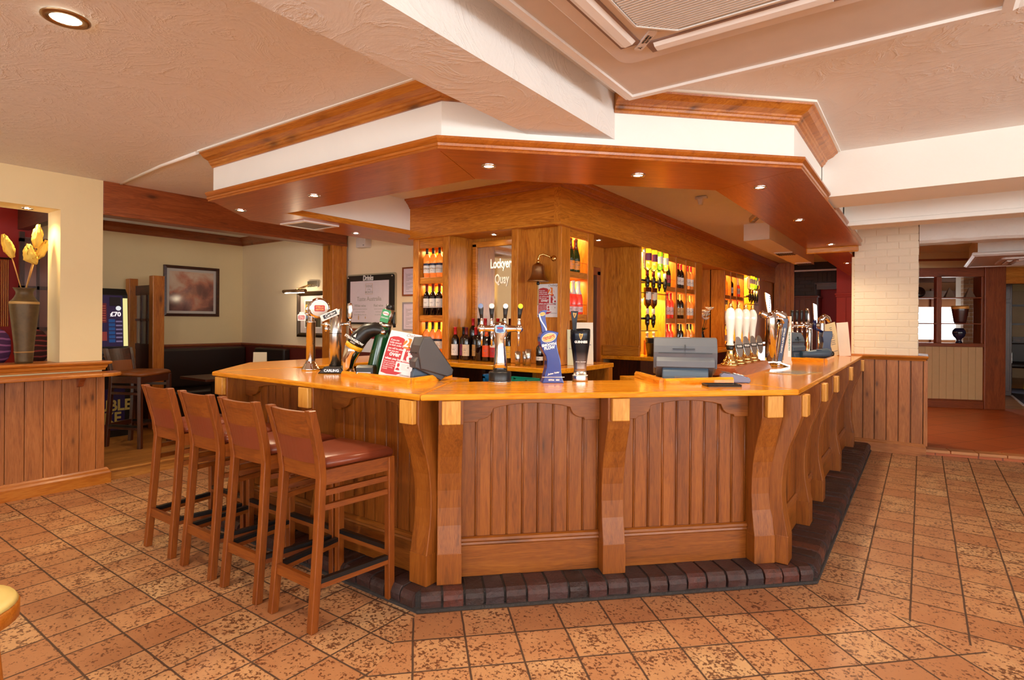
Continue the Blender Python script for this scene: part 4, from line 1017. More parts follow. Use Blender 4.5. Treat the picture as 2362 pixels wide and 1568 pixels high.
# 1 slim steel tap with a round lens
t = thing('beer_tap', 'slim steel beer tap with a round red-badged lens at the left end of the bar', 'beer tap', at(-3.57, 2.50), 'beer taps')
m = MB(); m.lathe([(0, 0), (.062, 0), (.062, .014), (.055, .018), (.055, .028), (.046, .032), (.046, .044), (.036, .05), (.033, .066), (0, .066)], seg=28); obj('base', m, M_CHROME, t)
m = MB(); m.lathe([(.031, .06), (.031, .34), (.033, .342), (.033, .352), (.024, .356), (.022, .40), (.018, .42), (0, .42)], seg=24); obj('column', m, M_STEEL, t)
ML = WM[t.name] @ T(.055, -.0, .445) @ RZ(.5) @ RX(R(90))
m = MB(); m.lathe([(0, -.03), (.05, -.035), (.07, -.028), (.076, -.01), (.076, .02), (.068, .03), (.060, .034)], (0, 0, 0), 32); h = obj('lens_housing', m, M_CHROME, t, ML)
m = MB(); m.lathe([(.060, .033), (.055, .036), (0, .037)], (0, 0, 0), 28); obj('lens', m, M_PORC, h, ML)
m = MB(); m.prism(rrect(-.036, .036, -.022, .022, .008), .037, .039); obj('badge', m, M_PRED, h, ML)
for s, y in (('STELLA', .008), ('ARTOIS', -.010)): obj('lettering', text_mb(s, .017, .0003, bold=.0004), M_GOLD, h, ML @ T(0, y, .0396))
m = MB(); m.tube([(-.01, 0, .40), (-.03, 0, .44), (-.01, 0, .47), (.03, 0, .50)], .013, 8); m.tube([(.0, -.02, .39), (-.02, -.05, .41)], .008, 8); obj('neck', m, M_CHROME, t)
Mb = WM[t.name] @ T(-.046, -.055, .385)
m = MB(); m.prism([(-.028, -.03), (.028, -.03), (.030, .012), (.018, .02), (.015, .032), (-.015, .032), (-.018, .02), (-.030, .012)], -.004, .004, 'y', .002); k = obj('handle_badge', m, TXW, t, Mb)
m = MB(); m.prism(rrect(-.022, .022, -.020, .008, .006), -.0055, -.004, 'y'); obj('badge', m, M_PRED, k, Mb)
for s, y in (('STELLA', -.001), ('ARTOIS', -.012)): obj('lettering', text_mb(s, .0105, .0002, bold=.0003), TXW, k, Mb @ frame((0, -.0058, y), (1, 0, 0), (0, 0, 1), (0, -1, 0)))

# 2 broad steel cylinder tap
t = thing('beer_tap', 'broad steel cylinder beer tap with a slanted top, second from the left end', 'beer tap', at(-3.29, 2.50), 'beer taps')
m = MB(); m.prism([(-.095, 0), (.095, 0), (.060, .045), (-.05, .045)], -.085, .05, 'y', .006); b = obj('base', m, M_DARKMET, t)
Mb = WM[t.name] @ T(-.02, -.086, .018)
obj('lettering', text_mb('CARLING', .024, .0004, bold=.0006), M_STEEL, b, WM[t.name] @ frame((.0, -.0855, .02), (1, 0, 0), (0, 0, 1), (0, -1, 0)))
m = MB(); n = 28; ring0 = [(.041*math.cos(2*math.pi*i/n), .041*math.sin(2*math.pi*i/n)) for i in range(n)]
m.loft([[(x, y, .04) for x, y in ring0], [(x, y, .27) for x, y in ring0], [(x, y, .405+x*1.0) for x, y in ring0]]); obj('column', m, M_STEEL, t)
m = MB(); m.loft([[(x*1.02, y*1.02, .268) for x, y in ring0], [(x*1.02, y*1.02, .272) for x, y in ring0]]); obj('joint_ring', m, M_DARKMET, t)
Mb = WM[t.name] @ T(-.02, -.035, .40) @ RY(R(-24))
m = MB(); m.prism(rrect(-.075, .055, -.022, .022, .004), -.006, .002, 'y', .002); k = obj('name_badge', m, TXW, t, Mb)
m = MB(); m.prism(rrect(-.055, .042, -.012, .014, .003), -.0075, -.006, 'y'); obj('badge', m, M_BLACK, k, Mb)
obj('lettering', text_mb('Carling', .026, .0003, bold=.0005, shear=.25), TXW, k, Mb @ frame((-.006, -.0078, .001), (1, 0, 0), (0, 0, 1), (0, -1, 0)))
m = MB(); m.tube([(.03, 0, .335), (.08, 0, .335), (.105, 0, .338)], [.012, .010, .012], 10); m.tube([(.095, 0, .335), (.112, -.005, .30), (.122, -.008, .262)], [.008, .007, .007], 8); m.tube([(.1, 0, .335), (.1, 0, .365), (.098, 0, .375)], .008, 8); obj('spout', m, M_CHROME, t)
m = MB(); m.lathe([(0, .37), (.012, .372), (.017, .385), (.018, .46), (.014, .478), (0, .482)], (.098, 0, 0), 12, squash=.5); obj('lever', m, M_CHROME, t)
m = MB(); m.sphere((-.062, 0, .33), .018, 12); m.sphere((-.062, 0, .30), .016, 12, 1, 1, 1.3); m.tube([(-.1, 0, .33), (-.03, 0, .33)], .007, 8); obj('side_spout', m, M_CHROME, t)

# 3 arched black and chrome cider tap
t = thing('beer_tap', 'arched black and chrome cider tap with a yellow band, third from the left end', 'beer tap', at(-3.03, 2.41), 'beer taps')
P_ = [(.0, 0, .0), (-.005, 0, .06), (.0, 0, .11), (.018, 0, .16), (.04, 0, .205), (.075, 0, .255), (.12, 0, .295), (.17, 0, .305), (.215, 0, .295), (.245, 0, .275)]
Rr = [.034, .036, .046, .054, .056, .056, .052, .046, .038, .03]
m = MB(); m.tube(P_[:5], Rr[:5], 20); m.lathe([(0, 0), (.04, 0), (.04, .03), (.034, .034), (.034, .045)], seg=24); obj('lower_body', m, M_CHROME, t)
m = MB(); m.tube([P_[4]]+[(.055, 0, .228)]+P_[5:], [.057, .0575]+Rr[5:], 20); obj('upper_body', m, M_BLACK, t)
m = MB(); m.tube([(.026, 0, .180), (.040, 0, .206)], [.0575, .0582], 24); obj('band', m, colour('band_yellow', 240, 182, 30), t)
Mt = WM[t.name] @ frame((.048, -.0605, .235), (.86, 0, -.5), (.5, 0, .86), (0, -1, 0))
obj('lettering', text_mb('STRONGBOW', .021, .0025, bold=.0006), TXW, t, Mt); obj('lettering', text_mb('GOLD', .013, .0025), TXW, t, Mt @ T(.0, -.018, 0))
m = MB(); m.prism([(-.008, -.012), (.010, -.010), (.002, .016)], 0, .002); obj('emblem', m, TXW, t, Mt @ T(-.01, .030, .0))
m = MB(); m.tube([(.245, 0, .275), (.252, 0, .31), (.250, 0, .36), (.258, 0, .42), (.262, 0, .44)], [.018, .016, .014, .015, .010], 12); obj('handle', m, M_BLACK, t)
m = MB(); m.sphere((.225, -.022, .285), .02, 12); obj('nozzle', m, M_CHROME, t)

# 4 green bottle-shaped tap
t = thing('beer_tap', 'tall leaning green bottle-shaped beer tap behind the left till poster', 'beer tap', at(-2.90, 2.52) @ Matrix.Scale(1.13, 4), 'beer taps')
m = MB(); m.tube([(-.002, 0, 0), (.0, 0, .03), (.018, 0, .12), (.038, 0, .22), (.052, 0, .285)], [.052, .051, .050, .044, .037], 22); obj('body', m, plain('bottle_green_gloss', srgb(14, 70, 36), .18, Coat_Weight=.5), t)
m = MB(); m.tube([(.051, 0, .283), (.056, 0, .304)], [.0375, .036], 22); m.tube([(.056, 0, .304), (.078, 0, .385)], [.035, .029], 22); obj('collar', m, M_STEEL, t)
m = MB(); m.tube([(.078, 0, .383), (.082, 0, .412)], [.022, .021], 18); obj('cap', m, M_BLACK, t)
Mb = WM[t.name] @ frame((.0615, -.0355, .345), (.965, 0, -.26), (.26, 0, .965), (0, -1, 0))
m = MB(); m.prism(rrect(-.024, .024, -.036, .038, .005), -.003, .002); k = obj('label', m, plain('carton_green', srgb(10, 140, 62), .35), t, Mb)
m = MB(); m.prism(ell(0, .016, .018, .012, 18), .002, .003); obj('emblem', m, TXW, k, Mb); obj('lettering', text_mb('Carlsberg', .010, .0003, bold=.0003), TXR, k, Mb @ T(0, .016, .0033)); obj('lettering', text_mb('EXPORT', .011, .0003), TXW, k, Mb @ T(0, -.010, .0023))
m = MB(); m.tube([(.105, .01, .37), (.10, .01, .31), (.106, .01, .28)], [.006, .009, .008], 8); obj('lever', m, M_BLACK, t)

# chip printer, left till with poster
t = thing('receipt_printer', 'small black printer with a white label on the bar top left of the poster', 'printer', at(-2.86, 2.41))
m = MB(); m.prism([(-.05, .0), (.05, .0), (.05, .06), (.03, .078), (-.03, .078), (-.05, .065)], -.055, .055, 'x', .006, M=RZ(R(0))); obj('body', m, M_BLACK, t)
m = MB(); m.box(-.048, .04, -.0515, -.050, .004, .038); k = obj('label', m, M_PAPER, t)
m = MB(); m.box(-.04, .0, -.0525, -.0515, .026, .029); m.box(-.04, .03, -.0525, -.0515, .018, .02); obj('label_print', m, TXR, k)
def till(lab, M, w, col, c2, full=True):
    t = thing('till', lab, 'till', M)
    m = MB(); m.prism([(.02, .075), (.0, .175), (.012, .215), (.035, .262), (.082, .268), (.24, .062), (.232, .030), (.195, .022)], -w/2, w/2, 'y', .007); sc_ = obj('screen_housing', m, col, t)
    m = MB(); m.prism([(-.012, .085), (-.012, .12), (.02, .165), (.19, .02), (.16, .0)], -w*.46, w*.46, 'y', .006); obj('rear_cover', m, c2, t)
    m = MB(); m.box(-.004, .02, -w*.42, w*.42, .168, .174); m.box(-.002, .02, -w*.15, w*.2, .196, .200); m.box(.0, .03, w*.0, w*.004, .16, .225); obj('seam', m, M_BLACK, sc_)
    m = MB(); m.prism([(-.02, 0), (-.012, .055), (.02, .10), (.12, .09), (.17, .0)], -w*.36, w*.36, 'y', .008); bs = obj('base', m, M_GREYB, t)
    m = MB(); m.prism([(-.024, 0), (-.020, .028), (-.005, .03), (-.005, .0)], -w*.17, w*.17, 'y', .004); obj('cable_cover', m, c2, bs)
    m = MB()
    for i in range(14): m.box(-.0265, -.021, -w*.15+i*w*.3/14, -w*.15+(i+.5)*w*.3/14, .002, .018)
    obj('vent_slots', m, M_BLACK, bs)
    m = MB(); ns = Vector((-.186-.02, 0, -.146)); 
    m.quad((.098, -w*.42, .252), (.098, w*.42, .252), (.226, w*.42, .086), (.226, -w*.42, .086)); 
    for v in m.b.verts: v.co += Vector((.005, 0, .004))
    obj('screen', m, M_BLACK, sc_)
    m = MB(); m.box(.05, .06, -.03, .03, .2675, .2695); obj('maker_plate', m, M_PAPER, sc_)
    return t
till('dark grey till on the left of the bar with a poster on its back', T(-2.57, 2.47, ZC) @ RZ(R(72)), .34, M_GREYD, M_GREYD)
PX = Vector((.93, .37, 0)); PY = Vector((-.02, .30, .955)); PY = (PY-PX*PY.dot(PX)+PX*.16).normalized()
PZ = PX.cross(PY).normalized(); PX2 = PY.cross(PZ)
pm = poster(frame(Vector((-2.585, 2.385, ZC+.008))+PY*.148, PX2, PY, PZ), 'curling red and white over 18 poster on the back of the left till', .21, .295, .012)
till('grey till in the middle of the bar with its back to the room', T(-1.205, 3.545, ZC) @ RZ(R(112)), .385, M_GREY, M_GREY)
till('distant dark till on the far right of the bar, beyond the pump tower', T(-1.02, 6.42, ZC) @ RZ(R(165)), .30, M_GREYB, M_GREYB)

# four-handled chrome T tap
t = thing('beer_tap', 'chrome beer tap with four black handles on a T-shaped head', 'beer tap', at(-2.05, 2.74), 'beer taps')
m = MB(); m.lathe([(0, 0), (.066, 0), (.067, .006), (.067, .058), (.062, .064), (0, .064)], seg=32); obj('base', m, M_BLACK, t)
m = MB(); m.lathe([(.0665, .0), (.069, .001), (.069, .006), (.0665, .007)], seg=32); obj('base_ring', m, M_STEEL, t)
m = MB(); m.loft([[(rx*math.cos(a)+ox, ry*math.sin(a), z) for a in [2*math.pi*i/24 for i in range(24)]] for rx, ry, z, ox in ((.043, .043, .062, 0), (.040, .040, .12, .002), (.034, .036, .18, .002), (.032, .034, .22, 0), (.036, .035, .26, -.002), (.045, .038, .29, 0), (.052, .040, .315, 0), (.05, .038, .335, 0), (.036, .03, .352, 0), (.012, .012, .36, 0))]); obj('column', m, M_CHROME, t)
m = MB(); m.tube([(-.11, 0, .318), (-.085, 0, .318), (-.06, 0, .318), (-.03, 0, .318), (.03, 0, .318), (.06, 0, .318), (.085, 0, .318), (.11, 0, .318)], [.014, .018, .020, .030, .030, .020, .018, .014], 16)
for x in (-.112, .112): m.sphere((x, 0, .318), .026, 18)
obj('arms', m, M_CHROME, t)
for i, (x, c) in enumerate(((-.112, srgb(60, 90, 150)), (-.052, srgb(150, 40, 70)), (.028, srgb(226, 196, 196)), (.112, srgb(240, 200, 40)))):
    dx = (-.008, 0, .004, .010)[i]
    m = MB(); m.lathe([(.012, 0), (.013, .014), (.009, .03), (.009, .045)], (x, 0, .335), 12); obj('ferrule', m, M_CHROME, t)
    Mh = WM[t.name] @ T(x, 0, .378) @ RY(R(dx*600))
    m = MB(); m.loft([[(r*math.cos(a), .7*r*math.sin(a), z+sl*(r*math.sin(a))) for a in [2*math.pi*k/14 for k in range(14)]] for r, z, sl in ((.009, 0, 0), (.012, .03, 0), (.015, .055, 0), (.0165, .075, 1.0))]); h = obj('handle', m, M_BLACK, t, Mh)
    m = MB(); m.loft([[(r*math.cos(a), .7*r*math.sin(a), z+1.0*(r*math.sin(a))) for a in [2*math.pi*k/14 for k in range(14)]] for r, z in ((.0145, .0752), (.0145, .0765))]); obj('badge', m, plain('tap_badge_%d' % i, c, .3), h, Mh)
    m = MB(); m.tube([(x*.98, -.012, .30), (x*.98, -.016, .26), (x*.98, -.014, .215)], [.008, .006, .005], 8); obj('spout', m, M_CHROME, t)
m = MB(); m.prism(rrect(-.030, .030, -.024, .024, .012), -.006, .003, 'y', .002); k = obj('badge', m, plain('tap_crest_blue', srgb(150, 190, 220), .3), t, WM[t.name] @ T(0, -.038, .316))
m = MB(); m.prism([(-.022, .014), (0, .020), (.022, .014), (.016, .002), (.022, -.014), (0, -.02), (-.022, -.014), (-.016, .002)], -.0072, -.006, 'y'); k2 = obj('crest', m, plain('crest_navy', srgb(50, 80, 150), .3), k, WM[t.name] @ T(0, -.038, .316))
m = MB(); m.box(-.016, .016, -.0082, -.0072, .002, .010); obj('crest_band', m, TXR, k, WM[t.name] @ T(0, -.038, .316))

# blue S-shaped ale pump
t = thing('beer_pump', 'blue S-shaped ale pump with a curved blue handle on the front of the bar', 'beer pump', at(-1.80, 2.925, yaw=.10), 'beer taps')
k_ = .000442
L_ = [(1140, 1440), (1160, 1385), (1172, 1330), (1196, 1240), (1200, 1150), (1185, 1080), (1150, 1020), (1122, 960), (1105, 890), (1103, 830), (1122, 785), (1165, 748)]
R_ = [(1355, 765), (1336, 820), (1328, 880), (1333, 950), (1350, 1030), (1374, 1110), (1388, 1190), (1392, 1270), (1400, 1340), (1412, 1385), (1430, 1440)]
out = [((x-1285)*k_, (1440-y)*k_) for x, y in L_]+[(((1210-1285)*k_), (1440-738)*k_), ((1270-1285)*k_, (1440-745)*k_)]+[((x-1285)*k_, (1440-y)*k_) for x, y in R_]
m = MB(); m.prism(out, -.05, .055, 'y', .004); obj('body', m, M_BLUE, t)
m = MB(); m.box(-.067, .066, -.053, -.049, .034, .037); obj('base_line', m, M_CHROME, t)
hp = [(-.048, 0, .30), (-.052, 0, .335), (-.060, 0, .37), (-.066, 0, .40), (-.058, 0, .422), (-.044, 0, .43)]
m = MB(); m.loft([[(p[0]+a, p[1]+b, p[2]) for a, b in ((-w, -.014), (w, -.014), (w, .014), (-w, .014))] for p, w in zip(hp, (.015, .016, .018, .021, .020, .012))], smooth=False); h = obj('handle', m, M_BLUE, t)
m = MB(); m.loft([[(x+dx, -.0155, z) for dx in (-.004, .004)]+[(x+dx, -.0145, z) for dx in (.004, -.004)] for x, z in ((-.036, .302), (-.040, .32), (-.055, .345), (-.070, .368), (-.078, .39), (-.080, .408))], smooth=False); obj('stripe', m, TXW, h)
Mo = WM[t.name] @ frame((-.062, -.0146, .407), (.96, 0, .26), (-.26, 0, .96), (0, -1, 0))
m = MB(); m.prism(ell(0, 0, .017, .011), 0, .0012); e_ = obj('badge', m, M_GOLD, h, Mo); obj('lettering', text_mb("TETLEY'S", .0075, .0002, bold=.0002), TXR, e_, Mo @ T(0, 0, .0015))
Mo = WM[t.name] @ frame((-.028, -.0505, .268), (.95, 0, .31), (-.31, 0, .95), (0, -1, 0))
m = MB(); m.prism(ell(0, 0, .044, .026), 0, .0015); e_ = obj('name_oval', m, TXW, t, Mo)
m = MB(); m.prism(ell(0, 0, .0405, .0228), .0015, .002); obj('oval_rim', m, TXR, e_, Mo)
m = MB(); m.prism(ell(0, 0, .038, .0205), .002, .0025); obj('oval_field', m, colour('oval_cream', 244, 204, 120), e_, Mo)
obj('lettering', text_mb("TETLEY'S", .0215, .0003, bold=.001, sx=.78), TXR, e_, Mo @ T(0, 0, .0029))
Mo = WM[t.name] @ frame((-.026, -.0505, .218), (.985, 0, .17), (-.17, 0, .985), (0, -1, 0))
obj('lettering', text_mb('SMOOTH', .0205, .0004, bold=.0012), TXW, t, Mo @ T(0, .008, 0)); obj('lettering', text_mb('FLOW', .0225, .0004, bold=.0012), TXW, t, Mo @ T(0, -.011, 0))
obj('lettering', text_mb('Joshua Tetley', .0125, .0004, shear=.4, bold=.0004), TXW, t, WM[t.name] @ frame((.0, -.0505, .058), (.97, 0, .2), (-.2, 0, .97), (0, -1, 0)))
obj('lettering', text_mb('ESTD     1822', .0115, .0004, bold=.0005), TXW, t, WM[t.name] @ frame((.004, -.0505, .018), (1, 0, 0), (0, 0, 1), (0, -1, 0)))
m = MB(); m.prism([(.006*(1 if i % 2 == 0 else .5)*math.cos(R(90+36*i))+.001, .018+.006*(1 if i % 2 == 0 else .5)*math.sin(R(90+36*i))) for i in range(10)], -.0512, -.0500, 'y'); obj('emblem', m, TXW, t)

# dark stout tap shaped like a pint glass
def stout_mat():
    q = NT('black_to_silver_metal'); sp = q.n('SeparateXYZ'); q.l(q.coords(), sp.inputs[0])
    c = q.ramp(q.math('DIVIDE', sp.outputs[2], .30), [(.16, (.55, .50, .46, 1)), (.40, (.16, .15, .16, 1)), (.60, (.02, .022, .028, 1))])
    q.set(Base_Color=c, Metallic=.75, Roughness=.24); return q.m
t = thing('beer_tap', 'black and silver stout tap shaped like a pint glass', 'beer tap', at(-1.703, 3.095), 'beer taps')
m = MB(); m.lathe([(0, 0), (.047, 0), (.049, .004), (.047, .034), (.046, .036), (.041, .040), (.040, .058), (0, .06)], seg=32, squash=.8); obj('base', m, M_STEEL, t)
m = MB(); m.lathe([(.0465, .033), (.049, .035), (.0465, .038)], seg=32, squash=.8); obj('base_ring', m, M_PORC, t)
n = 32
def grow(r, z, w=0): return [(r*math.cos(2*math.pi*i/n), .8*r*math.sin(2*math.pi*i/n), z+w*math.sin(2*math.pi*i/n+.6)*r/.06) for i in range(n)]
m = MB(); m.loft([grow(.038, .058), grow(.0385, .08), grow(.042, .12), grow(.048, .165), grow(.055, .21), grow(.0595, .25), grow(.061, .28), grow(.061, .312, .006), grow(.058, .316, .006), grow(.05, .308, .006)]); obj('glass_body', m, stout_mat(), t)
m = MB(); m.loft([[(a+ox, b, z) for a, b in ((-w, -d), (w, -d), (w, d), (-w, d))] for w, d, z, ox in ((.011, .010, .31, -.037), (.014, .012, .36, -.037), (.019, .013, .40, -.037), (.022, .012, .424, -.037), (.020, .009, .428, -.037))], smooth=False); h = obj('handle', m, stout_mat(), t)
def harp(M, par, s):
    m = MB(); m.prism([(-.010*s, .014*s), (-.006*s, .016*s), (.002*s, .012*s), (.010*s, .015*s), (.011*s, .010*s), (.006*s, -.004*s), (0, -.016*s), (-.003*s, -.015*s), (.003*s, -.002*s), (.007*s, .009*s), (.001*s, .008*s), (-.005*s, .012*s), (-.006*s, .008*s), (-.002*s, -.012*s), (-.004*s, -.012*s), (-.009*s, .006*s)], 0, .0008)
    for i in range(4): m.box((-.005+.003*i)*s, (-.0043+.003*i)*s, (-.008+.001*i)*s, .009*s, 0, .0006)
    return obj('harp_emblem', m, M_GOLD, par, M)
harp(WM[t.name] @ frame((-.037, -.0135, .402), (1, 0, 0), (0, -.08, .99), (0, -.99, -.08)), h, 1.0)
harp(WM[t.name] @ frame((-.002, -.0492, .274), (1, 0, 0), (0, 0, 1), (0, -1, 0)), t, 1.15)
m = text_mb('GUINNESS', .0195, .0008, bold=.0009, sx=.92)
for v in m.b.verts: a = v.co.x/.0605; v.co = Vector((.0605*math.sin(a), v.co.y, .8*.0605*math.cos(a)+v.co.z-.0484))
obj('lettering', m, TXW, t, WM[t.name] @ frame((.0, -.0475, .240), (1, 0, 0), (0, 0, 1), (0, -1, 0)))
m = text_mb('Arthur Guinness', .010, .0006, shear=.4)
for v in m.b.verts: a = v.co.x/.045; v.co = Vector((.045*math.sin(a), v.co.y, .8*.045*math.cos(a)+v.co.z-.036))
obj('lettering', m, TXW, t, WM[t.name] @ frame((.0, -.0345, .120), (1, 0, 0), (0, 0, 1), (0, -1, 0)))

# small things beside the middle till
t = thing('change_tray', 'flat black tray on the bar top before the middle till', 'tray', at(-.935, 3.375, yaw=.05))
m = MB(); m.prism(rrect(-.10, .10, -.05, .05, .012), 0, .006, bev=.002); m.sweep(rrect(-.10, .10, -.05, .05, .012), [(0, .004), (-.012, .006), (-.006, .014), (.002, .012)], closed=True); obj('tray', m, M_BLACK, t)
t = thing('card_reader', 'grey-blue payment terminal lying on the bar top right of the middle till', 'card reader', at(-.925, 3.63, yaw=-.25))
m = MB(); m.prism([(-.085, 0), (.075, 0), (.085, .012), (.08, .03), (.02, .046), (-.07, .058), (-.088, .045)], -.038, .038, 'y', .008); b = obj('body', m, plain('reader_blue_grey', srgb(118, 122, 150), .4), t)
Mk = WM[t.name] @ T(.02, 0, .0455) @ RY(R(13))
m = MB(); m.box(-.035, .05, -.028, .028, -.001, .002); k = obj('keypad', m, M_GREY, t, Mk)
for i in range(4):
    for j in range(3):
        c = M_PAPER if i < 3 else (CAP['red'], LAB['yellow'], plain('key_green', srgb(60, 160, 70), .4))[j]
        m = MB(); m.box(-.030+i*.02, -.016+i*.02, -.024+j*.017, -.012+j*.017, .002, .005, .001); obj('key', m, c, k, Mk)
m = MB(); m.box(-.085, -.03, -.026, .026, .0, .0015); obj('display', m, M_BLACK, t, WM[t.name] @ T(-.0, 0, .0535) @ RY(R(8)))
t = thing('drip_tray', 'dark drip tray with looping chrome wire holders left of the beer engine', 'drip tray', at(-1.24, 3.98))
m = MB(); m.box(-.06, .06, -.05, .05, 0, .02, .004); obj('tray', m, M_BLACK, t)
for x in (-.035, .03):
    m = MB(); m.tube([(x-.03, 0, .015), (x-.03, 0, .05), (x-.02, 0, .078), (x, 0, .088), (x+.02, 0, .07), (x+.04, 0, .03)], .0035, 8); obj('wire_loop', m, M_CHROME, t)

# beer engine with four porcelain handles
t = thing('beer_engine', 'traditional beer engine with four white porcelain pump handles on a wooden plinth', 'beer engine', T(-1.10, 4.5, ZC))
m = MB(); m.prism([(-1.235, ZC), (-.985, ZC), (-1.02, ZC+.06), (-1.21, ZC+.06)], 4.0, 4.98, 'y', .004)
obj('plinth', m, wood('red', 'y'), t, W0)
for i, y in enumerate((4.215, 4.43, 4.645, 4.86)):
    Mp = T(-1.11, y, ZC+.06)
    m = MB(); m.lathe([(0, 0), (.062, 0), (.064, .006), (.06, .014), (.046, .02), (.05, .028), (.044, .036), (.034, .05), (.026, .075), (.022, .10), (.023, .105), (.018, .115), (0, .115)], (0, 0, 0), 26); p_ = obj('pump_base', m, M_BRASS, t, Mp)
    m = MB(); m.lathe([(.020, .108), (.024, .115), (.024, .135), (.018, .142)], (0, 0, 0), 20); obj('collar', m, M_BLACK, p_, Mp)
    m = MB(); m.lathe([(0, .140), (.026, .142), (.028, .148), (.023, .154), (.021, .165), (.022, .21), (.027, .26), (.034, .31), (.037, .345), (.034, .375), (.024, .40), (.012, .41), (0, .412)], (0, 0, 0), 26); obj('handle', m, M_PORC, t, Mp)
    m = MB(); m.lathe([(.013, .408), (.016, .414), (.008, .42), (.013, .43), (.013, .436), (.006, .444), (0, .445)], (0, 0, 0), 16); obj('finial', m, M_BRASS, t, Mp)
    Mc = T(-1.065, y+.085, ZC+.14) @ RZ(R(62)) @ RX(R(-10))
    m = MB(); m.prism(ell(0, .05, .036, .075, 24), -.004, .004, 'y', .002); c_ = obj('pump_clip', m, M_STEEL, t, Mc)
    m = MB(); m.box(-.034, .034, -.0055, -.004, .04, .066); obj('clip_band', m, M_BLACK, c_, Mc)
    obj('lettering', text_mb('TETLEYS', .018, .0003, bold=.0006, sx=.75), TXW, c_, Mc @ frame((0, -.0058, .053), (1, 0, 0), (0, 0, 1), (0, -1, 0)))

# tall chrome tap, super-chilled tower, white tower
t = thing('beer_tap', 'tall chrome tap with an upright blade handle behind the beer engine', 'beer tap', at(-1.035, 5.18), 'beer taps')
m = MB(); m.lathe([(0, .02), (.044, .02), (.044, .40), (.040, .44), (.02, .455), (0, .458)], (0, 0, 0), 26); obj('column', m, M_CHROME, t)
m = MB(); m.loft([[(x, -.05, z), (x, .05, z), (x, .05, z+.012), (x, -.05, z+.012)] for x, z in ((-.10, .01), (-.06, .028), (0, .034), (.06, .028), (.11, .008), (.14, .0))], smooth=False); obj('foot', m, M_CHROME, t)
m = MB(); m.loft([[(x-w, -.008, z), (x+w, -.008, z+s), (x+w, .008, z+s), (x-w, .008, z)] for x, z, w, s in ((-.015, .45, .012, 0), (-.02, .50, .018, 0), (-.028, .56, .02, 0), (-.033, .62, .02, -.02))], smooth=False); h = obj('blade_handle', m, M_STEEL, t)
m = MB()
for i in range(6): m.box(-.018, -.010, -.0095, -.0085, .49+i*.018, .50+i*.018)
obj('handle_print', m, M_NAVY, h)
m = MB(); m.lathe([(0, 0), (.024, .0), (.026, .01), (.026, .05), (.02, .06), (0, .06)], (0, 0, 0), 18, M=T(-.05, -.03, .42) @ RY(R(-60))); m.tube([(-.03, 0, .41), (-.09, -.02, .42)], .014, 10); m.tube([(.02, 0, .41), (.09, -.01, .40), (.10, -.01, .36)], .012, 10); obj('tap_head', m, M_CHROME, t)
t = thing('beer_tower', 'chrome arched lager tower with a dark blue super-chilled strip', 'beer tap', at(-.985, 5.37), 'beer taps')
m = MB(); pts = [(-.03, 0, 0), (-.03, 0, .04), (-.012, 0, .16), (.01, 0, .30), (.018, 0, .37)]
m.tube([(x, y, z) for x, y, z in pts], [.05, .034, .036, .042, .045], 20); m.tube([(.018, 0, .36), (.0, 0, .425), (-.05, 0, .45), (-.1, 0, .425)], [.045, .042, .036, .026], 20); m.lathe([(0, 0), (.06, 0), (.06, .012), (.045, .02), (0, .02)], (-.03, 0, 0), 24); obj('body', m, M_CHROME, t)
m = MB(); m.loft([[(x-.02, y_, z), (x+.016, y_, z), (x+.016, y_+.004, z), (x-.02, y_+.004, z)] for x, y_, z in ((-.035, -.044, .035), (-.022, -.044, .12), (-.008, -.046, .22), (.006, -.049, .32), (.013, -.051, .40))], smooth=False); st = obj('blue_strip', m, M_NAVY, t)
Mt = WM[t.name] @ frame((-.012, -.0505, .215), Vector((.135, -.02, .99)).normalized(), (-.99, 0, .135), (0, -1, 0))
obj('lettering', text_mb("FOSTER'S SUPER CHILLED", .019, .001, bold=.0005), TXW, st, Mt)
m = MB(); m.lathe([(0, -.02), (.05, -.016), (.055, 0), (.05, .016), (0, .02)], (0, 0, 0), 24, M=T(-.07, -.01, .40) @ RX(R(90))); obj('tap_lens', m, M_CHROME, t)
m = MB(); m.box(.03, .06, -.02, .02, .33, .42, .008); obj('amber_fitting', m, plain('amber_plastic', srgb(214, 124, 30), .3), t)
t = thing('beer_tower', 'plain off-white beer tower with green lettering before the far till', 'beer tap', at(-1.005, 5.66), 'beer taps')
m = MB(); m.loft([[(x0, -.035, z), (x1, -.035, z), (x1, .035, z), (x0, .035, z)] for x0, x1, z in ((-.05, .045, 0), (-.045, .04, .02), (-.035, .035, .03), (-.028, .035, .36), (-.02, .035, .40), (.02, .035, .425))], smooth=False); obj('body', m, plain('off_white_gloss', srgb(222, 196, 170), .3), t)
m = MB(); m.box(.004, .030, -.0365, -.035, .06, .34); g = obj('strip', m, TXW, t)
obj('lettering', text_mb('KRONENBOURG', .022, .0003, bold=.0006), plain('print_green', srgb(20, 110, 64), .4), g, WM[t.name] @ frame((.017, -.0368, .20), (0, 0, 1), (-1, 0, 0), (0, -1, 0)))

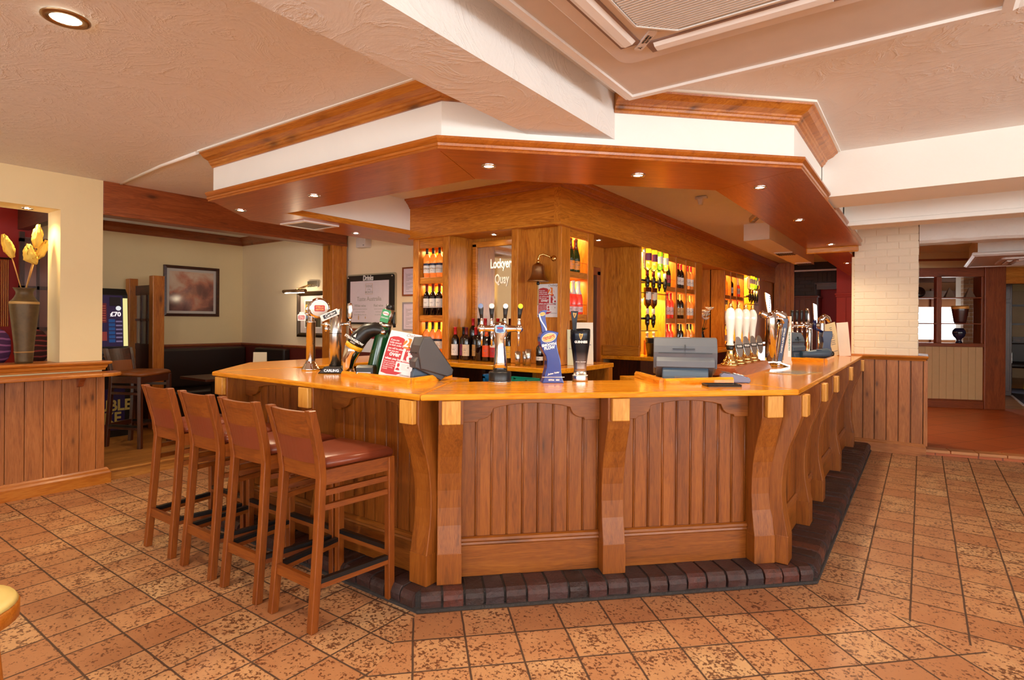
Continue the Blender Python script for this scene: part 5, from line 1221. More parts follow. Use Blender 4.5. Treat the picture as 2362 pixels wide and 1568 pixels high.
# acrylic mat, bits at the far end
mm = frame((-.765, 4.62, ZC+.0005), Vector((.32, .95, 0)).normalized(), Vector((-.95, .32, 0)).normalized(), (0, 0, 1))
m = MB(); m.box(-.17, .17, -.12, .12, 0, .004, .001); t = obj('menu_mat', m, plain('menu_mat_buff', srgb(196, 168, 120), .15), None, mm); tag(t, 'flat buff menu card lying on the right wing of the bar top', 'menu card')
m = MB()
for i in range(9): m.box(-.13, -.13+.1+.15*((i*7) % 5)/5, -.09+i*.02, -.084+i*.02, .0041, .0046)
obj('print', m, M_INK, t, mm)
t = thing('scanner', 'blue-grey cylindrical handset lying on the bar before the far till', 'handset', T(-.86, 6.50, ZC) @ RZ(R(40)))
m = MB(); m.tube([(-.17, 0, .05), (-.10, 0, .052), (.02, 0, .058), (.10, 0, .06), (.135, 0, .055)], [.03, .034, .046, .052, .038], 18); obj('body', m, M_GREYB, t)
m = MB(); m.tube([(.13, 0, .055), (.16, 0, .052)], [.04, .03], 16); obj('cap', m, M_BLACK, t)
m = MB(); m.box(-.02, .03, -.03, -.01, .100, .1015); obj('label', m, M_PAPER, t)
t = thing('beer_tap', 'distant brass tap rail with four black handles beyond the white tower', 'beer tap', at(-1.06, 7.0), 'beer taps')
m = MB(); m.lathe([(0, 0), (.05, 0), (.045, .02), (.03, .04), (.03, .30), (.035, .33), (0, .34)], (.06, 0, 0), 20); m.tube([(-.14, 0, .33), (.16, 0, .345)], [.018, .024], 12); obj('column', m, M_CHROME, t)
for i in range(4):
    x = -.13+.052*i
    m = MB(); m.lathe([(.012, .34), (.013, .37), (.008, .38)], (x, 0, 0), 12); m.tube([(x, -.012, .32), (x, -.016, .22)], [.008, .006], 8); obj('spout', m, M_CHROME, t)
    m = MB(); m.lathe([(.008, .37), (.013, .41), (.019, .47), (.018, .50), (0, .508)], (x, 0, 0), 12, squash=.6); obj('handle', m, M_BLACK, t)
t = thing('beer_tap', 'distant chrome tap with a tall blade handle at the far end of the bar', 'beer tap', at(-.93, 7.12), 'beer taps')
m = MB(); m.lathe([(0, 0), (.045, 0), (.04, .02), (.036, .04), (.036, .36), (.03, .40), (0, .415)], (0.03, 0, 0), 22); m.tube([(-.12, 0, .34), (.05, 0, .34)], .018, 12); m.tube([(.03, 0, .37), (.03, 0, .41), (.06, 0, .44), (.10, 0, .42), (.12, 0, .38)], [.036, .036, .034, .026, .02], 16); obj('column', m, M_CHROME, t)
m = MB(); m.loft([[(x-w, -.008, z), (x+w, -.008, z+s), (x+w, .008, z+s), (x-w, .008, z)] for x, z, w, s in ((-.035, .34, .014, 0), (-.04, .44, .019, 0), (-.045, .54, .02, 0), (-.048, .585, .02, -.02))], smooth=False); obj('blade_handle', m, M_STEEL, t)
m = MB(); m.tube([(-.12, 0, .34), (-.12, 0, .40), (-.125, 0, .47), (-.13, 0, .53)], [.016, .018, .022, .012], 12); obj('lever', m, M_CHROME, t)
t = thing('beer_pump', 'distant blue S-shaped pump behind the far till', 'beer pump', at(-.845, 6.96), 'beer taps')
m = MB(); m.prism([(-.06, 0), (.06, 0), (.052, .06), (.035, .12), (.04, .18), (.055, .23), (.05, .28), (-.045, .28), (-.055, .22), (-.045, .16), (-.055, .10), (-.05, .05)], -.045, .045, 'y', .005); obj('body', m, M_NAVY, t)
m = MB(); m.tube([(-.12, 0, .30), (-.12, 0, .36), (-.115, 0, .40)], [.02, .022, .014], 10); m.tube([(-.12, 0, .31), (-.03, 0, .27)], .014, 10); obj('handle', m, M_NAVY, t)
# free-standing menu at the far end
t = thing('menu_card', 'tall cream folded menu standing at the far end of the bar by the brick pillar', 'menu card', T(-.74, 7.36, ZC))
for k, (dx, yw, tl, col) in enumerate(((-.045, R(28), R(12), srgb(232, 208, 160)), (.035, R(-24), R(6), srgb(240, 226, 214)))):
    Mm = WM[t.name] @ T(dx, 0, 0) @ RZ(YAW+yw-.3) @ RY(R(-13 if k == 0 else -5))
    m = MB(); m.box(-.075 if k == 0 else -.05, .065, -.0012, .0012, 0, .375); l_ = obj('leaf', m, plain('menu_leaf_%d' % k, col, .5), t, Mm)
    if k == 0:
        m = MB(); 
        for zz, w in ((.32, .03), (.30, .026), (.24, .05), (.22, .06), (.20, .05), (.17, .06), (.15, .05), (.13, .055), (.05, .07)): m.box(-w/2-.005, w/2-.005, -.0018, -.0012, zz, zz+.006)
        obj('print', m, M_INK, l_, Mm)
# ------------------------------------------------------------------ bar stools
def bar_stool(lab, M, group, wk='stool', leather=None):
    leather = leather or M_LEATH
    wz, wx, wy = wood(wk, 'z'), wood(wk, 'x'), wood(wk, 'y')
    t = thing('bar_stool', lab, 'bar stool', M, group)
    def leg(path, w=.019):
        m = MB(); m.loft([[(x-w, y-w, z), (x+w, y-w, z), (x+w, y+w, z), (x-w, y+w, z)] for x, y, z in path], smooth=False)
        bmesh.ops.bevel(m.b, geom=[e for e in m.b.edges], offset=.003, segments=1, affect='EDGES'); return m
    for s in (-1, 1):
        obj('leg', leg([(s*.158, -.222, 0), (s*.152, -.190, .40), (s*.147, -.172, .70), (s*.150, -.185, .80), (s*.156, -.222, .95), (s*.159, -.243, 1.02)]), wz, t)
    for s in (-1, 1):
        obj('leg', leg([(s*.203, .205, 0), (s*.200, .200, .738)]), wz, t)
    def rail(p, q, h, w=.011, mat=None, name='stretcher', parent=None):
        p, q = Vector(p), Vector(q); d = (q-p); n = Vector((-d.y, d.x, 0)).normalized()*w
        m = MB(); m.loft([[tuple(c+n), tuple(c-n), tuple(c-n+Vector((0, 0, h))), tuple(c+n+Vector((0, 0, h)))] for c in (p, q)], smooth=False)
        return obj(name, m, mat or wy, parent or t)
    for s in (-1, 1):
        rail((s*.150, -.175, .662), (s*.200, .20, .668), .070, .012, name='seat_rail')
        rail((s*.150, -.175, .612), (s*.200, .20, .615), .026); rail((s*.151, -.18, .545), (s*.200, .20, .548), .026)
        f = rail((s*.154, -.20, .190), (s*.202, .20, .190), .022, .012, name='foot_rail'); rail((s*.154, -.20, .2125), (s*.202, .20, .2125), .022, .0125, M_BLACK, 'tread_strip', f)
    rail((-.20, .20, .668), (.20, .20, .668), .068, .012, wx, 'seat_rail')
    f = rail((-.20, .20, .235), (.20, .20, .235), .022, .012, wx, 'foot_rail'); rail((-.20, .20, .2575), (.20, .20, .2575), .022, .0125, M_BLACK, 'tread_strip', f)
    rail((-.152, -.205, .190), (.152, -.205, .190), .050, .011, wx)
    def curved(z0, z1, th, y0, y1, dip, mat, name, lab=None, n=10):
        m = MB(); rings = []
        for i in range(n+1):
            u = -1+2*i/n; x = .146*u; d = dip*(1-u*u)
            rings.append([(x, y0-d-th/2, z0), (x, y0-d+th/2, z0), (x, y1-d+th/2, z1), (x, y1-d-th/2, z1)])
        m.loft(rings, smooth=False); o = obj(name, m, mat, t, label=lab); return o
    curved(.885, 1.012, .022, -.205, -.238, .022, wx, 'top_rail')
    curved(.765, .887, .026, -.178, -.204, .018, leather, 'back_pad', 'brown leather back pad')
    curved(.690, .768, .022, -.172, -.178, .004, wx, 'back_rail')
    m = MB(); pts = [(-.150, -.155), (.150, -.155), (.206, .215), (-.206, .215)]
    def ins(d, z): return [(x*(1-d/.2), (y-.03)*(1-d/.2)+.03, z) for x, y in pts]
    m.loft([ins(.004, .735), ins(-.004, .745), ins(-.004, .765), ins(.006, .780), ins(.03, .790), ins(.08, .795)], smooth=False)
    bmesh.ops.bevel(m.b, geom=m.b.edges[:], offset=.004, segments=2, affect='EDGES')
    obj('seat', m, leather, t, label='brown leather seat', smooth=True)
    return t
names = ['nearest brown leather bar stool, fully in view at the left bar front', 'second nearest brown leather bar stool of the row at the left bar front', 'third bar stool of the row, counting from the nearest one', 'farthest left brown leather bar stool of the row of four']
st0 = bar_stool(names[0], T(-2.42, 1.825), 'bar stools along the left bar front')
for x, n_ in zip((-2.878, -3.328, -3.806), names[1:]): dup(st0, T(x, 1.825) @ RZ(random.uniform(-.02, .02)), n_, 'bar stools along the left bar front')
bar_stool('dark high stool with a sunlit seat beside the games machine', T(-6.75, 2.62, .1) @ RZ(R(-62)), None, 'dark', plain('lit_tan_leather', srgb(150, 84, 36), .3))  # leather tinted orange to carry the light falling on the seat
# round stool just entering the frame at the left edge
t = thing('round_stool', 'round wooden stool with a cream top cut by the left edge of the photo', 'stool', T(-2.70, .46, 0))
m = MB(); m.lathe([(0, .445), (.15, .447), (.185, .44), (.195, .425), (0, .42)], seg=32); obj('seat', m, plain('cream_vinyl', srgb(240, 214, 130), .45), t)
m = MB(); m.lathe([(.185, .425), (.198, .42), (.198, .37), (.185, .36), (0, .36)], seg=32); obj('seat_ring', m, wood('pine', 'x'), t)
for i in range(4):
    a = i*math.pi/2+.3; m = MB(); m.tube([(.13*math.cos(a), .13*math.sin(a), .37), (.17*math.cos(a), .17*math.sin(a), 0)], [.02, .015], 10); obj('leg', m, wood('pine', 'z'), t)

# ------------------------------------------------------------------ left wall: drink shelf, vase, view through the opening
t = thing('drink_shelf', 'timber drink shelf on small brackets along the left wall', 'shelf', T(-5.65, 1.0, .96))
m = MB(); m.prism([(-5.777, -2.4), (-5.52, -2.4), (-5.52, 1.88)]+arc(-5.66, 1.92, .14, -15, 80, 6)+[(-5.777, 2.07)], .945, .975, bev=.008); obj('board', m, wood('pine', 'y'), t, W0)
for y in (-1.6, -.6, .35, 1.24, 1.80):
    m = MB(); m.prism([(-5.777, .945), (-5.68, .945), (-5.685, .925), (-5.72, .90), (-5.745, .86), (-5.777, .85)], y-.02, y+.02, 'y', .003); obj('bracket', m, wood('red', 'z'), t, W0)
t = thing('vase', 'tall dark bronze vase with a pale shoulder band on the wall opening sill', 'vase', T(-5.95, 1.475, 1.0625))
m = MB(); m.lathe([(0, 0), (.056, 0), (.058, .02), (.066, .15), (.080, .30), (.092, .42), (.096, .48), (.094, .50), (.080, .515), (.066, .535), (.056, .56), (.056, .58), (.070, .605), (.076, .612), (.070, .612), (.05, .58), (.05, .54), (0, .5)], (0, 0, 0), 32)
vt = NT('mottled_vase_bronze'); nz = vt.n('TexNoise', i_Scale=20.0, i_Detail=4.0); vt.l(vt.coords(), nz.inputs['Vector']); vt.set(Base_Color=vt.mix(nz.outputs[0], srgb(66, 50, 30), srgb(112, 88, 54)), Roughness=.5, Metallic=.3); vt.bump(nz.outputs[0], .3)
obj('body', m, vt.m, t)
m = MB(); m.lathe([(.0965, .480), (.0975, .485), (.0965, .497), (.095, .5)], (0, 0, 0), 32); obj('shoulder_band', m, plain('vase_pale_band', srgb(190, 150, 86), .5), t)
m = MB(); m.lathe([(.062, .085), (.0635, .088), (.0645, .094), (.0635, .097)], (0, 0, 0), 32); obj('foot_band', m, plain('vase_pale_line', srgb(160, 116, 60), .5), t)
fl = plain('golden_plume', srgb(250, 206, 90), .9)
def plume(i, path, r):
    t = thing('dried_flower', ['drooping golden dried plume leaning left out of the vase', 'upright golden dried plume, the tallest in the vase', 'golden dried plume leaning right against the opening side', 'short curled golden dried plume left of the tallest one'][i], 'dried flower', T(-5.95, 1.475, 1.6), 'dried plumes in the vase')
    m = MB(); m.tube(path[0], .004, 6); obj('stem', m, plain('dried_stem', srgb(206, 150, 80), .7), t, W0)
    m = MB(); hp = path[1]; n = len(hp); m.tube(hp, [r*math.sin(math.pi*(.12+.8*k/(n-1))) for k in range(n)], 12)
    bmesh.ops.subdivide_edges(m.b, edges=m.b.edges[:], cuts=2, use_grid_fill=True)
    for v in m.b.verts: v.co += Vector((random.uniform(-1, 1), random.uniform(-1, 1), random.uniform(-1, 1)))*.0055
    obj('plume_head', m, fl, t, W0)
B0 = (-5.95, 1.47, 1.60)
plume(0, ([B0, (-5.94, 1.42, 1.80), (-5.93, 1.385, 1.93)], [(-5.93, 1.392, 1.915), (-5.93, 1.375, 1.97), (-5.93, 1.355, 2.03), (-5.93, 1.335, 2.09)]), .037)
plume(1, ([B0, (-5.95, 1.52, 1.85), (-5.95, 1.545, 2.02)], [(-5.95, 1.545, 2.01), (-5.95, 1.553, 2.07), (-5.95, 1.56, 2.13), (-5.95, 1.562, 2.2)]), .040)
plume(2, ([B0, (-5.96, 1.52, 1.80), (-5.97, 1.55, 1.93)], [(-5.97, 1.545, 1.92), (-5.97, 1.575, 1.96), (-5.97, 1.60, 2.01), (-5.97, 1.622, 2.08)]), .034)
plume(3, ([B0, (-5.94, 1.51, 1.82), (-5.93, 1.535, 1.94)], [(-5.93, 1.54, 1.935), (-5.92, 1.525, 1.905), (-5.91, 1.50, 1.92), (-5.91, 1.49, 1.97), (-5.91, 1.49, 2.03)]), .046)
downlight('recessed downlight in the top of the lit opening in the left wall', -5.95, 1.49, 2.329, 'ceiling downlights', .04, spot=('S', 26, (1, .74, .34), 130))
# the room beyond the opening
m = MB(); m.box(-7.72, -7.66, 1.55, 1.99, .1, 2.7); struct('wall_side', m, M_RED)
m = MB(); m.box(-9.2, -6.12, 1.84, 1.93, 2.35, 2.6); struct('trim_18', m, wood('dark', 'x'))
t = thing('bead_screen', 'hanging woven amber bead screen seen through the left wall opening', 'screen', T(-7.5, 1.6, 1.5))
m = MB()
for i in range(16):
    m.tube([(-7.55, 1.50+i*.016, 1.34+j*.0078) for j in range(88)], [.0078 if j % 2 else .003 for j in range(88)], 6)
obj('beads', m, plain('amber_bead', srgb(196, 118, 40), .25), t, W0)
m = MB(); m.tube([(-7.55, 1.48, 2.03), (-7.55, 1.76, 2.03)], .01, 8); obj('rail', m, wood('dark', 'y'), t, W0)
t = thing('glazed_door', 'dark glazed door with narrow panes seen through the left wall opening', 'door', T(-7.4, 1.9, .1))
m = MB()
for a, b, c, d in ((1.84, 1.88, .1, 2.3), (1.98, 2.0, .1, 2.3), (2.08, 2.12, .1, 2.3)): m.box(-7.42, -7.38, a-.05, b-.05, c, d)
for z in (.95, 1.3, 1.72, 2.2): m.box(-7.42, -7.38, 1.79, 2.07, z, z+.035)
obj('frame', m, wood('dark', 'z'), t, W0)
m = MB(); m.box(-7.405, -7.40, 1.80, 2.06, .3, 2.25); obj('pane', m, plain('dim_pane', srgb(150, 110, 110), .1), t, W0)
t = thing('armchair', 'dark armchair back below the opening in the left wall', 'chair', T(-7.0, 1.3, .1))
m = MB(); m.box(-7.15, -6.75, .9, 1.88, .1, .98, .06); obj('body', m, M_LEATHD, t, W0)
def stripes(name, c1, c2, sc, axis='z'):
    q = NT(name); sp = q.n('SeparateXYZ'); q.l(q.coords(), sp.inputs[0]); nz = q.n('TexNoise', i_Scale=6.0); q.l(q.coords(), nz.inputs['Vector'])
    f = q.math('FRACT', q.math('ADD', q.math('MULTIPLY', sp.outputs['xyz'.index(axis)], sc), q.math('MULTIPLY', nz.outputs[0], .8)))
    q.set(Base_Color=q.ramp(f, [(.0, c1), (.45, c1), (.5, c2), (.72, c2), (.78, c1)], 'CONSTANT'), Roughness=.8); return q.m
for nm, y, z, mt, lab in (('purple_striped', 1.49, 1.10, stripes('purple_stripe_cloth', srgb(74, 36, 92), srgb(150, 90, 160), 16), 'purple striped cushion behind the vase'), ('plaid', 1.78, 1.09, stripes('plaid_cloth', srgb(48, 14, 22), srgb(130, 50, 56), 20), 'dark red checked cushion right of the vase')):
    m = MB(); m.sphere((0, 0, 0), .17, 20, .35, .8, 1.0); 
    for v in m.b.verts:
        f = 1+.18*abs(v.co.y/.136)*abs(v.co.z/.17); v.co.y *= f; v.co.z *= f
    o = obj('cushion', m, mt, None, T(-6.95, y, z+.06)); tag(o, lab, 'cushion', 'cushions on the dark armchair')

# ------------------------------------------------------------------ snug: games machine, screen, bench, tables, pictures
t = thing('games_machine', 'tall lit fruit machine with purple and blue panels in the snug', 'fruit machine', T(-7.55, 2.4, .1))
m = MB(); m.prism([(-7.95, .1), (-7.36, .1), (-7.36, .86), (-7.22, .96), (-7.40, 1.10), (-7.44, 1.70), (-7.5, 1.77), (-7.95, 1.77)], 2.12, 2.78, 'y', .01); obj('cabinet', m, M_BLACK, t, W0)
FMf = frame((-7.425, 2.45, 1.40), (0, 1, 0), Vector((-.06, 0, 1)).normalized(), (1, 0, .06))
def fm_rect(par, x0, x1, y0, y1, z, mat, nm='panel'):
    m = MB(); m.box(x0, x1, y0, y1, 0, z); return obj(nm, m, mat, par, FMf)
glow = lambda n, c, s: emit('machine_glow_'+n, c, s)
pnl = fm_rect(t, -.28, .27, -.285, .29, .012, glow('purple', srgb(70, 34, 100), .22), 'display_panel')
for x0, x1, y0, y1, c, s in ((-.1, .11, -.02, .20, srgb(120, 26, 34), .5), (.14, .25, .17, .27, srgb(30, 8, 12), .3), (-.1, .0, -.22, -.12, srgb(70, 90, 170), .5), (.01, .11, -.22, -.12, srgb(170, 60, 50), .5)): fm_rect(pnl, x0, x1, y0, y1, .016, glow('%d' % (x0*1000+y0*77), c, s))
for i in range(6): fm_rect(pnl, .13, .19, -.24+i*.045, -.205+i*.045, .018, glow('blue%d' % i, srgb(30, 110, 190), .3), 'prize_step'); fm_rect(pnl, .20, .26, -.238+i*.045, -.222+i*.045, .018, glow('step%d' % i, srgb(150, 130, 170), .5), 'prize_step')
for i in range(7): fm_rect(pnl, -.09, .10, .0+i*.027, .012+i*.027, .019, glow('row%d' % i, srgb(190, 80, 60), .5), 'prize_row')
obj('lettering', text_mb('£70', .07, .001, bold=.002), glow('white', srgb(250, 230, 230), 1.2), pnl, FMf @ T(.195, .075, .02))
m = MB(); m.prism(ell(.225, .145, .026, .026, 20), .018, .021); obj('emblem', m, glow('badge', srgb(240, 240, 240), .9), pnl, FMf)
fm_rect(t, .275, .315, -.285, .26, .02, glow('strip', (1, .88, .35, 1), .9), 'light_strip')
FM2 = frame((-7.31, 2.45, 1.03), (0, 1, 0), Vector((-.79, 0, .61)), Vector((.61, 0, .79)))
m = MB(); m.box(-.3, .31, -.09, .10, 0, .008); cp = obj('control_panel', m, plain('control_panel', srgb(26, 22, 30), .3), t, FM2)
for i in range(6):
    for j in range(2):
        m = MB(); m.box(-.02+i*.05, .02+i*.05, -.06+j*.06, -.03+j*.06, .008, .014, .002); obj('button', m, plain('machine_button_%d' % ((i+j) % 3), (srgb(90, 90, 110), srgb(130, 90, 60), srgb(60, 70, 90))[(i+j) % 3], .3), cp, FM2)
m = MB(); m.prism(ell(-.12, 0, .07, .05, 24), .008, .012); obj('dial', m, plain('machine_dial', srgb(110, 90, 100), .3), cp, FM2)
FM3 = frame((-7.352, 2.45, .42), (0, 1, 0), (0, 0, 1), (1, 0, 0))
m = MB(); m.box(-.28, .27, -.24, .22, -.002, .006); lp = obj('lower_panel', m, glow('lower', srgb(50, 20, 70), .12), t, FM3)
for s, y, sz in (('DOUBLE', .03, .17), ('TAKE', -.11, .17)): obj('lettering', text_mb(s, sz, .001, bold=.005, sx=.85), glow('gold', srgb(200, 150, 70), .2), lp, FM3 @ T(.06, y, .008))
t = thing('glazed_screen', 'timber screen with small panes and two posts beside the games machine', 'screen', T(-7.8, 3.1, .1))
for (x, y0, y1, z1) in ((-8.1, 3.02, 3.12, 1.93), (-7.56, 3.07, 3.20, 1.95)):
    m = MB(); m.box(x-.055, x+.055, y0, y1, .1, z1, .006); obj('post', m, wood('pine', 'z'), t, W0)
m = MB()
for z0, z1 in ((1.72, 1.84), (1.40, 1.43), (1.05, 1.12)): m.box(-8.05, -7.6, 3.09, 3.13, z0, z1)
for x in (-7.9, -7.74): m.box(x-.012, x+.012, 3.09, 3.13, 1.1, 1.75)
fr_ = obj('frame', m, wood('dark', 'x'), t, W0)
m = MB(); m.box(-8.05, -7.6, 3.105, 3.111, 1.1, 1.74); obj('pane', m, plain('frosted_pane', srgb(180, 180, 170), .2, Alpha=.55), fr_, W0)
m = MB(); m.box(-8.05, -7.6, 3.095, 3.125, .1, 1.06); obj('lower_panel', m, wood('dark', 'z'), t, W0)
t = thing('wall_bench', 'dark leather bench along the snug wall under the large picture', 'bench', T(-8.0, 3.9, .1))
m = MB(); m.box(-8.24, -7.72, 3.28, 4.58, .1, .5, .03); obj('seat', m, M_LEATHD, t, W0)
m = MB(); m.box(-8.24, -8.10, 3.28, 4.58, .5, 1.03, .03); obj('back', m, M_LEATHD, t, W0)
t = thing('wall_bench', 'dark leather bench along the snug back wall behind the bar end', 'bench', T(-6.9, 4.4, .1))
m = MB(); m.box(-7.72, -6.3, 4.1, 4.58, .1, .5, .03); obj('seat', m, M_LEATHD, t, W0)
m = MB(); m.box(-7.72, -7.0, 4.48, 4.58, .5, 1.03, .02); obj('back', m, M_LEATHD, t, W0)
def pub_table(lab, x, y, w, d):
    t = thing('pub_table', lab, 'table', T(x, y, .1), 'dark tables in the snug')
    m = MB(); m.box(-w/2, w/2, -d/2, d/2, .62, .65, .006); obj('tabletop', m, wood('dark', 'x'), t)
    m = MB(); m.lathe([(0, 0), (.2, 0), (.2, .015), (.05, .04), (.035, .08), (.035, .60), (.08, .62), (0, .62)], seg=20); obj('pedestal', m, M_BLACK, t)
pub_table('small dark table in the snug nearest the games machine', -6.86, 3.48, .62, .5)
pub_table('small dark table in the snug behind the left bar end', -6.2, 3.78, .5, .44)
t = thing('menu_card', 'small cream table menu standing in the snug behind the left bar end', 'menu card', T(-6.25, 3.70, .7505) @ RZ(R(42)))
m = MB(); m.prism([(-.03, 0), (.0, .30), (.002, .30), (.03, 0), (.027, 0), (.001, .285), (-.027, 0)], -.075, .075, 'x'); l_ = obj('leaf', m, plain('table_menu_cream', srgb(226, 206, 170), .5), t)
m = MB(); m.box(-.05, .04, -.018, -.0155, .15, .16); m.box(-.03, .05, -.017, -.0145, .125, .132); obj('print', m, M_INK, l_)

def art_mat():
    q = NT('abstract_painting'); co = q.coords(); n1 = q.n('TexNoise', i_Scale=3.4, i_Detail=5.0, i_Distortion=.4); q.l(co, n1.inputs['Vector'])
    sp = q.n('SeparateXYZ'); q.l(co, sp.inputs[0])
    f = q.math('ADD', n1.outputs[0], q.math('MULTIPLY', sp.outputs[1], .55))
    q.set(Base_Color=q.ramp(f, [(.28, srgb(86, 52, 52)), (.42, srgb(132, 84, 76)), (.52, srgb(190, 120, 96)), (.66, srgb(214, 184, 160)), (.8, srgb(224, 206, 184))]), Roughness=.12); return q.m
t = thing('framed_picture', 'large framed abstract painting in pink and brown on the snug wall', 'picture', T(-8.255, 3.87, 1.81))
FP = frame((-8.258, 3.87, 1.81), (0, 1, 0), (0, 0, 1), (1, 0, 0))
m = MB(); m.sweep([(-.37, -.345), (.37, -.345), (.37, .345), (-.37, .345)], [(0, 0), (0, .03), (-.03, .035), (-.04, .02), (-.04, 0)], closed=True); obj('frame', m, wood('dark', 'x'), t, FP)
m = MB(); m.box(-.345, .345, -.32, .32, .0, .008); obj('mount', m, plain('mount_grey', srgb(206, 196, 186), .5), t, FP)
m = MB(); m.box(-.295, .295, -.27, .27, .008, .010); obj('painting', m, art_mat(), t, FP)
t = thing('framed_picture', 'dark framed collage print under a brass picture light in the snug', 'picture', T(-6.51, 4.595, 1.5))
FP = frame((-6.51, 4.598, 1.502), (1, 0, 0), (0, 0, 1), (0, -1, 0))
m = MB(); m.sweep([(-.33, -.30), (.33, -.30), (.33, .30), (-.33, .30)], [(0, 0), (0, .03), (-.03, .04), (-.055, .02), (-.055, 0)], closed=True); obj('frame', m, plain('dark_gilt_frame', srgb(70, 50, 28), .35, .4), t, FP)
m = MB(); m.box(-.29, .29, -.26, .26, 0, .008); obj('mount', m, plain('mount_lilac', srgb(212, 196, 190), .5), t, FP)
m = MB(); m.box(-.185, .185, -.18, .19, .008, .0095); obj('mount_window', m, TXW, t, FP)
m = MB(); m.box(-.165, .165, -.165, .175, .0095, .011); pr_ = obj('print', m, plain('print_olive', srgb(96, 88, 66), .4), t, FP)
for x0, x1, y0, y1, c in ((-.02, .165, .07, .175, srgb(160, 40, 40)), (-.165, -.11, .02, .13, srgb(206, 160, 50)), (-.10, -.02, .02, .15, srgb(120, 120, 120)), (-.165, -.05, -.06, .01, srgb(110, 136, 176)), (-.05, .1, -.165, -.06, srgb(70, 56, 40)), (.02, .165, -.04, .06, srgb(150, 130, 100))):
    m = MB(); m.box(x0, x1, y0, y1, .011, .0115); obj('print_patch', m, plain('print_patch_%d' % int(x0*1000+y0*331), c, .4), pr_, FP)
t = thing('picture_light', 'brass picture light on the snug wall above the collage print', 'picture light', T(-6.6, 4.5, 1.87))
m = MB(); m.box(-6.62, -6.40, 4.575, 4.6, 1.86, 1.94, .004); obj('wall_plate', m, M_STEEL, t, W0)
m = MB(); m.tube([(-6.55, 4.57, 1.90), (-6.62, 4.45, 1.84), (-6.66, 4.38, 1.805)], .006, 8); m.tube([(-6.50, 4.57, 1.90), (-6.55, 4.45, 1.84), (-6.58, 4.38, 1.805)], .006, 8); obj('arm', m, M_BRASS, t, W0)
m = MB(); m.tube([(-6.84, 4.37, 1.80), (-6.36, 4.37, 1.80)], .022, 12); obj('shade', m, M_BRONZE, t, W0)
m = MB(); m.box(-6.80, -6.40, 4.365, 4.385, 1.774, 1.780); obj('lamp', m, M_LAMP, t, W0)
LIGHTS.append((-6.6, 4.40, 1.76, 'P', 2.2, WARM, 0))
# back wall beside the cabinet: drinks board and notices
t = thing('drinks_board', 'black-framed drinks board with a white wine list on the back wall', 'notice board', T(-5.37, 4.59, 1.68))
FP = frame((-5.372, 4.598, 1.68), (1, 0, 0), (0, 0, 1), (0, -1, 0))
m = MB(); m.prism(rrect(-.435, .435, -.31, .31, .035), 0, .012); obj('backing', m, plain('board_backing', srgb(186, 172, 140), .4), t, FP)
m = MB(); m.prism(rrect(-.42, .415, -.297, .292, .03), .012, .030, bev=.004); bk = obj('frame', m, M_BLACK, t, FP)
for x in (-.395, .388):
    for y in (-.27, .268): m = MB(); m.lathe([(.012, .03), (.010, .036), (0, .037)], (x, y, 0), 12); obj('fixing', m, M_CHROME, bk, FP)
m = MB(); m.box(-.355, .335, -.275, .222, .030, .032); sh_ = obj('list', m, plain('list_paper', srgb(238, 226, 234), .5), t, FP)
obj('lettering', text_mb('Drinks', .085, .001, bold=.003, shear=.1, sx=.8), TXW, bk, FP @ T(-.03, .255, .031))
LT = lambda s, sz, x, y, mt=None, b=.0004: obj('lettering', text_mb(s, sz, .0003, bold=b), mt or M_INKL, sh_, FP @ T(x, y, .0325))
LT('WINE', .045, -.01, .155); LT('of the', .022, -.01, .12); LT('MONTH', .038, -.01, .085)
LT('Taste Australia', .072, -.01, .005, b=.0006); LT('White wine', .044, -.17, -.075); LT('Red wine', .044, .16, -.075)
for x, l in ((-.17, ('Jacobs Creek Semillon Chardonnay', 'South Eastern Australia', 'crisp and refreshing white wine')), (.16, ('Jacobs Creek Shiraz', 'South Eastern', 'rich and fruity red'))):
    for i, s in enumerate(l): LT(s, .018, x, -.115-.034*i, b=0)
m = MB()
for a, b, c, d in ((-.075, .055, .185, .188), (-.075, .055, .062, .065), (-.075, -.072, .062, .188), (.052, .055, .062, .188)): m.box(a, b, c, d, .032, .0325)
m.box(-.205, -.190, -.245, -.20, .032, .0325); m.box(-.201, -.194, -.20, -.175, .032, .0325); m.box(-.08, -.068, -.23, -.205, .032, .0325); m.box(.24, .25, -.255, -.225, .032, .0325)
obj('line_art', m, LAB['tan'], sh_, FP)
for nm, x0, x1, z0, z1, fc, lab in (('framed_notice', -4.838, -4.50, 1.709, 2.037, wood('red', 'x'), 'timber-framed white notice beside the bottle rack'), ('framed_notice', -4.833, -4.50, 1.317, 1.639, plain('clip_frame_grey', srgb(170, 160, 168), .3), 'grey-framed white notice below the timber-framed one')):
    t = thing(nm, lab, 'notice', T((x0+x1)/2, 4.595, (z0+z1)/2)); FP = frame(((x0+x1)/2, 4.598, (z0+z1)/2), (1, 0, 0), (0, 0, 1), (0, -1, 0)); w, h = (x1-x0)/2, (z1-z0)/2
    m = MB(); m.sweep([(-w, -h), (w, -h), (w, h), (-w, h)], [(0, 0), (0, .014), (-.018, .014), (-.018, 0)], closed=True); obj('frame', m, fc, t, FP)
    m = MB(); m.box(-w+.01, w-.01, -h+.01, h-.01, 0, .006); s_ = obj('sheet', m, plain('notice_sheet', srgb(236, 222, 240), .4), t, FP)
    m = MB()
    for i in range(16): m.box(-w+.05, -w+.06+.16*(((i*5) % 7)/7), h-.07-i*.014, h-.067-i*.014, .006, .0065)
    obj('print', m, M_INK, s_, FP)
t = thing('framed_notice', 'dark red headed framed notice on the back wall behind the black cider tap', 'notice', T(-5.52, 4.595, 1.08)); FP = frame((-5.52, 4.598, 1.09), (1, 0, 0), (0, 0, 1), (0, -1, 0))
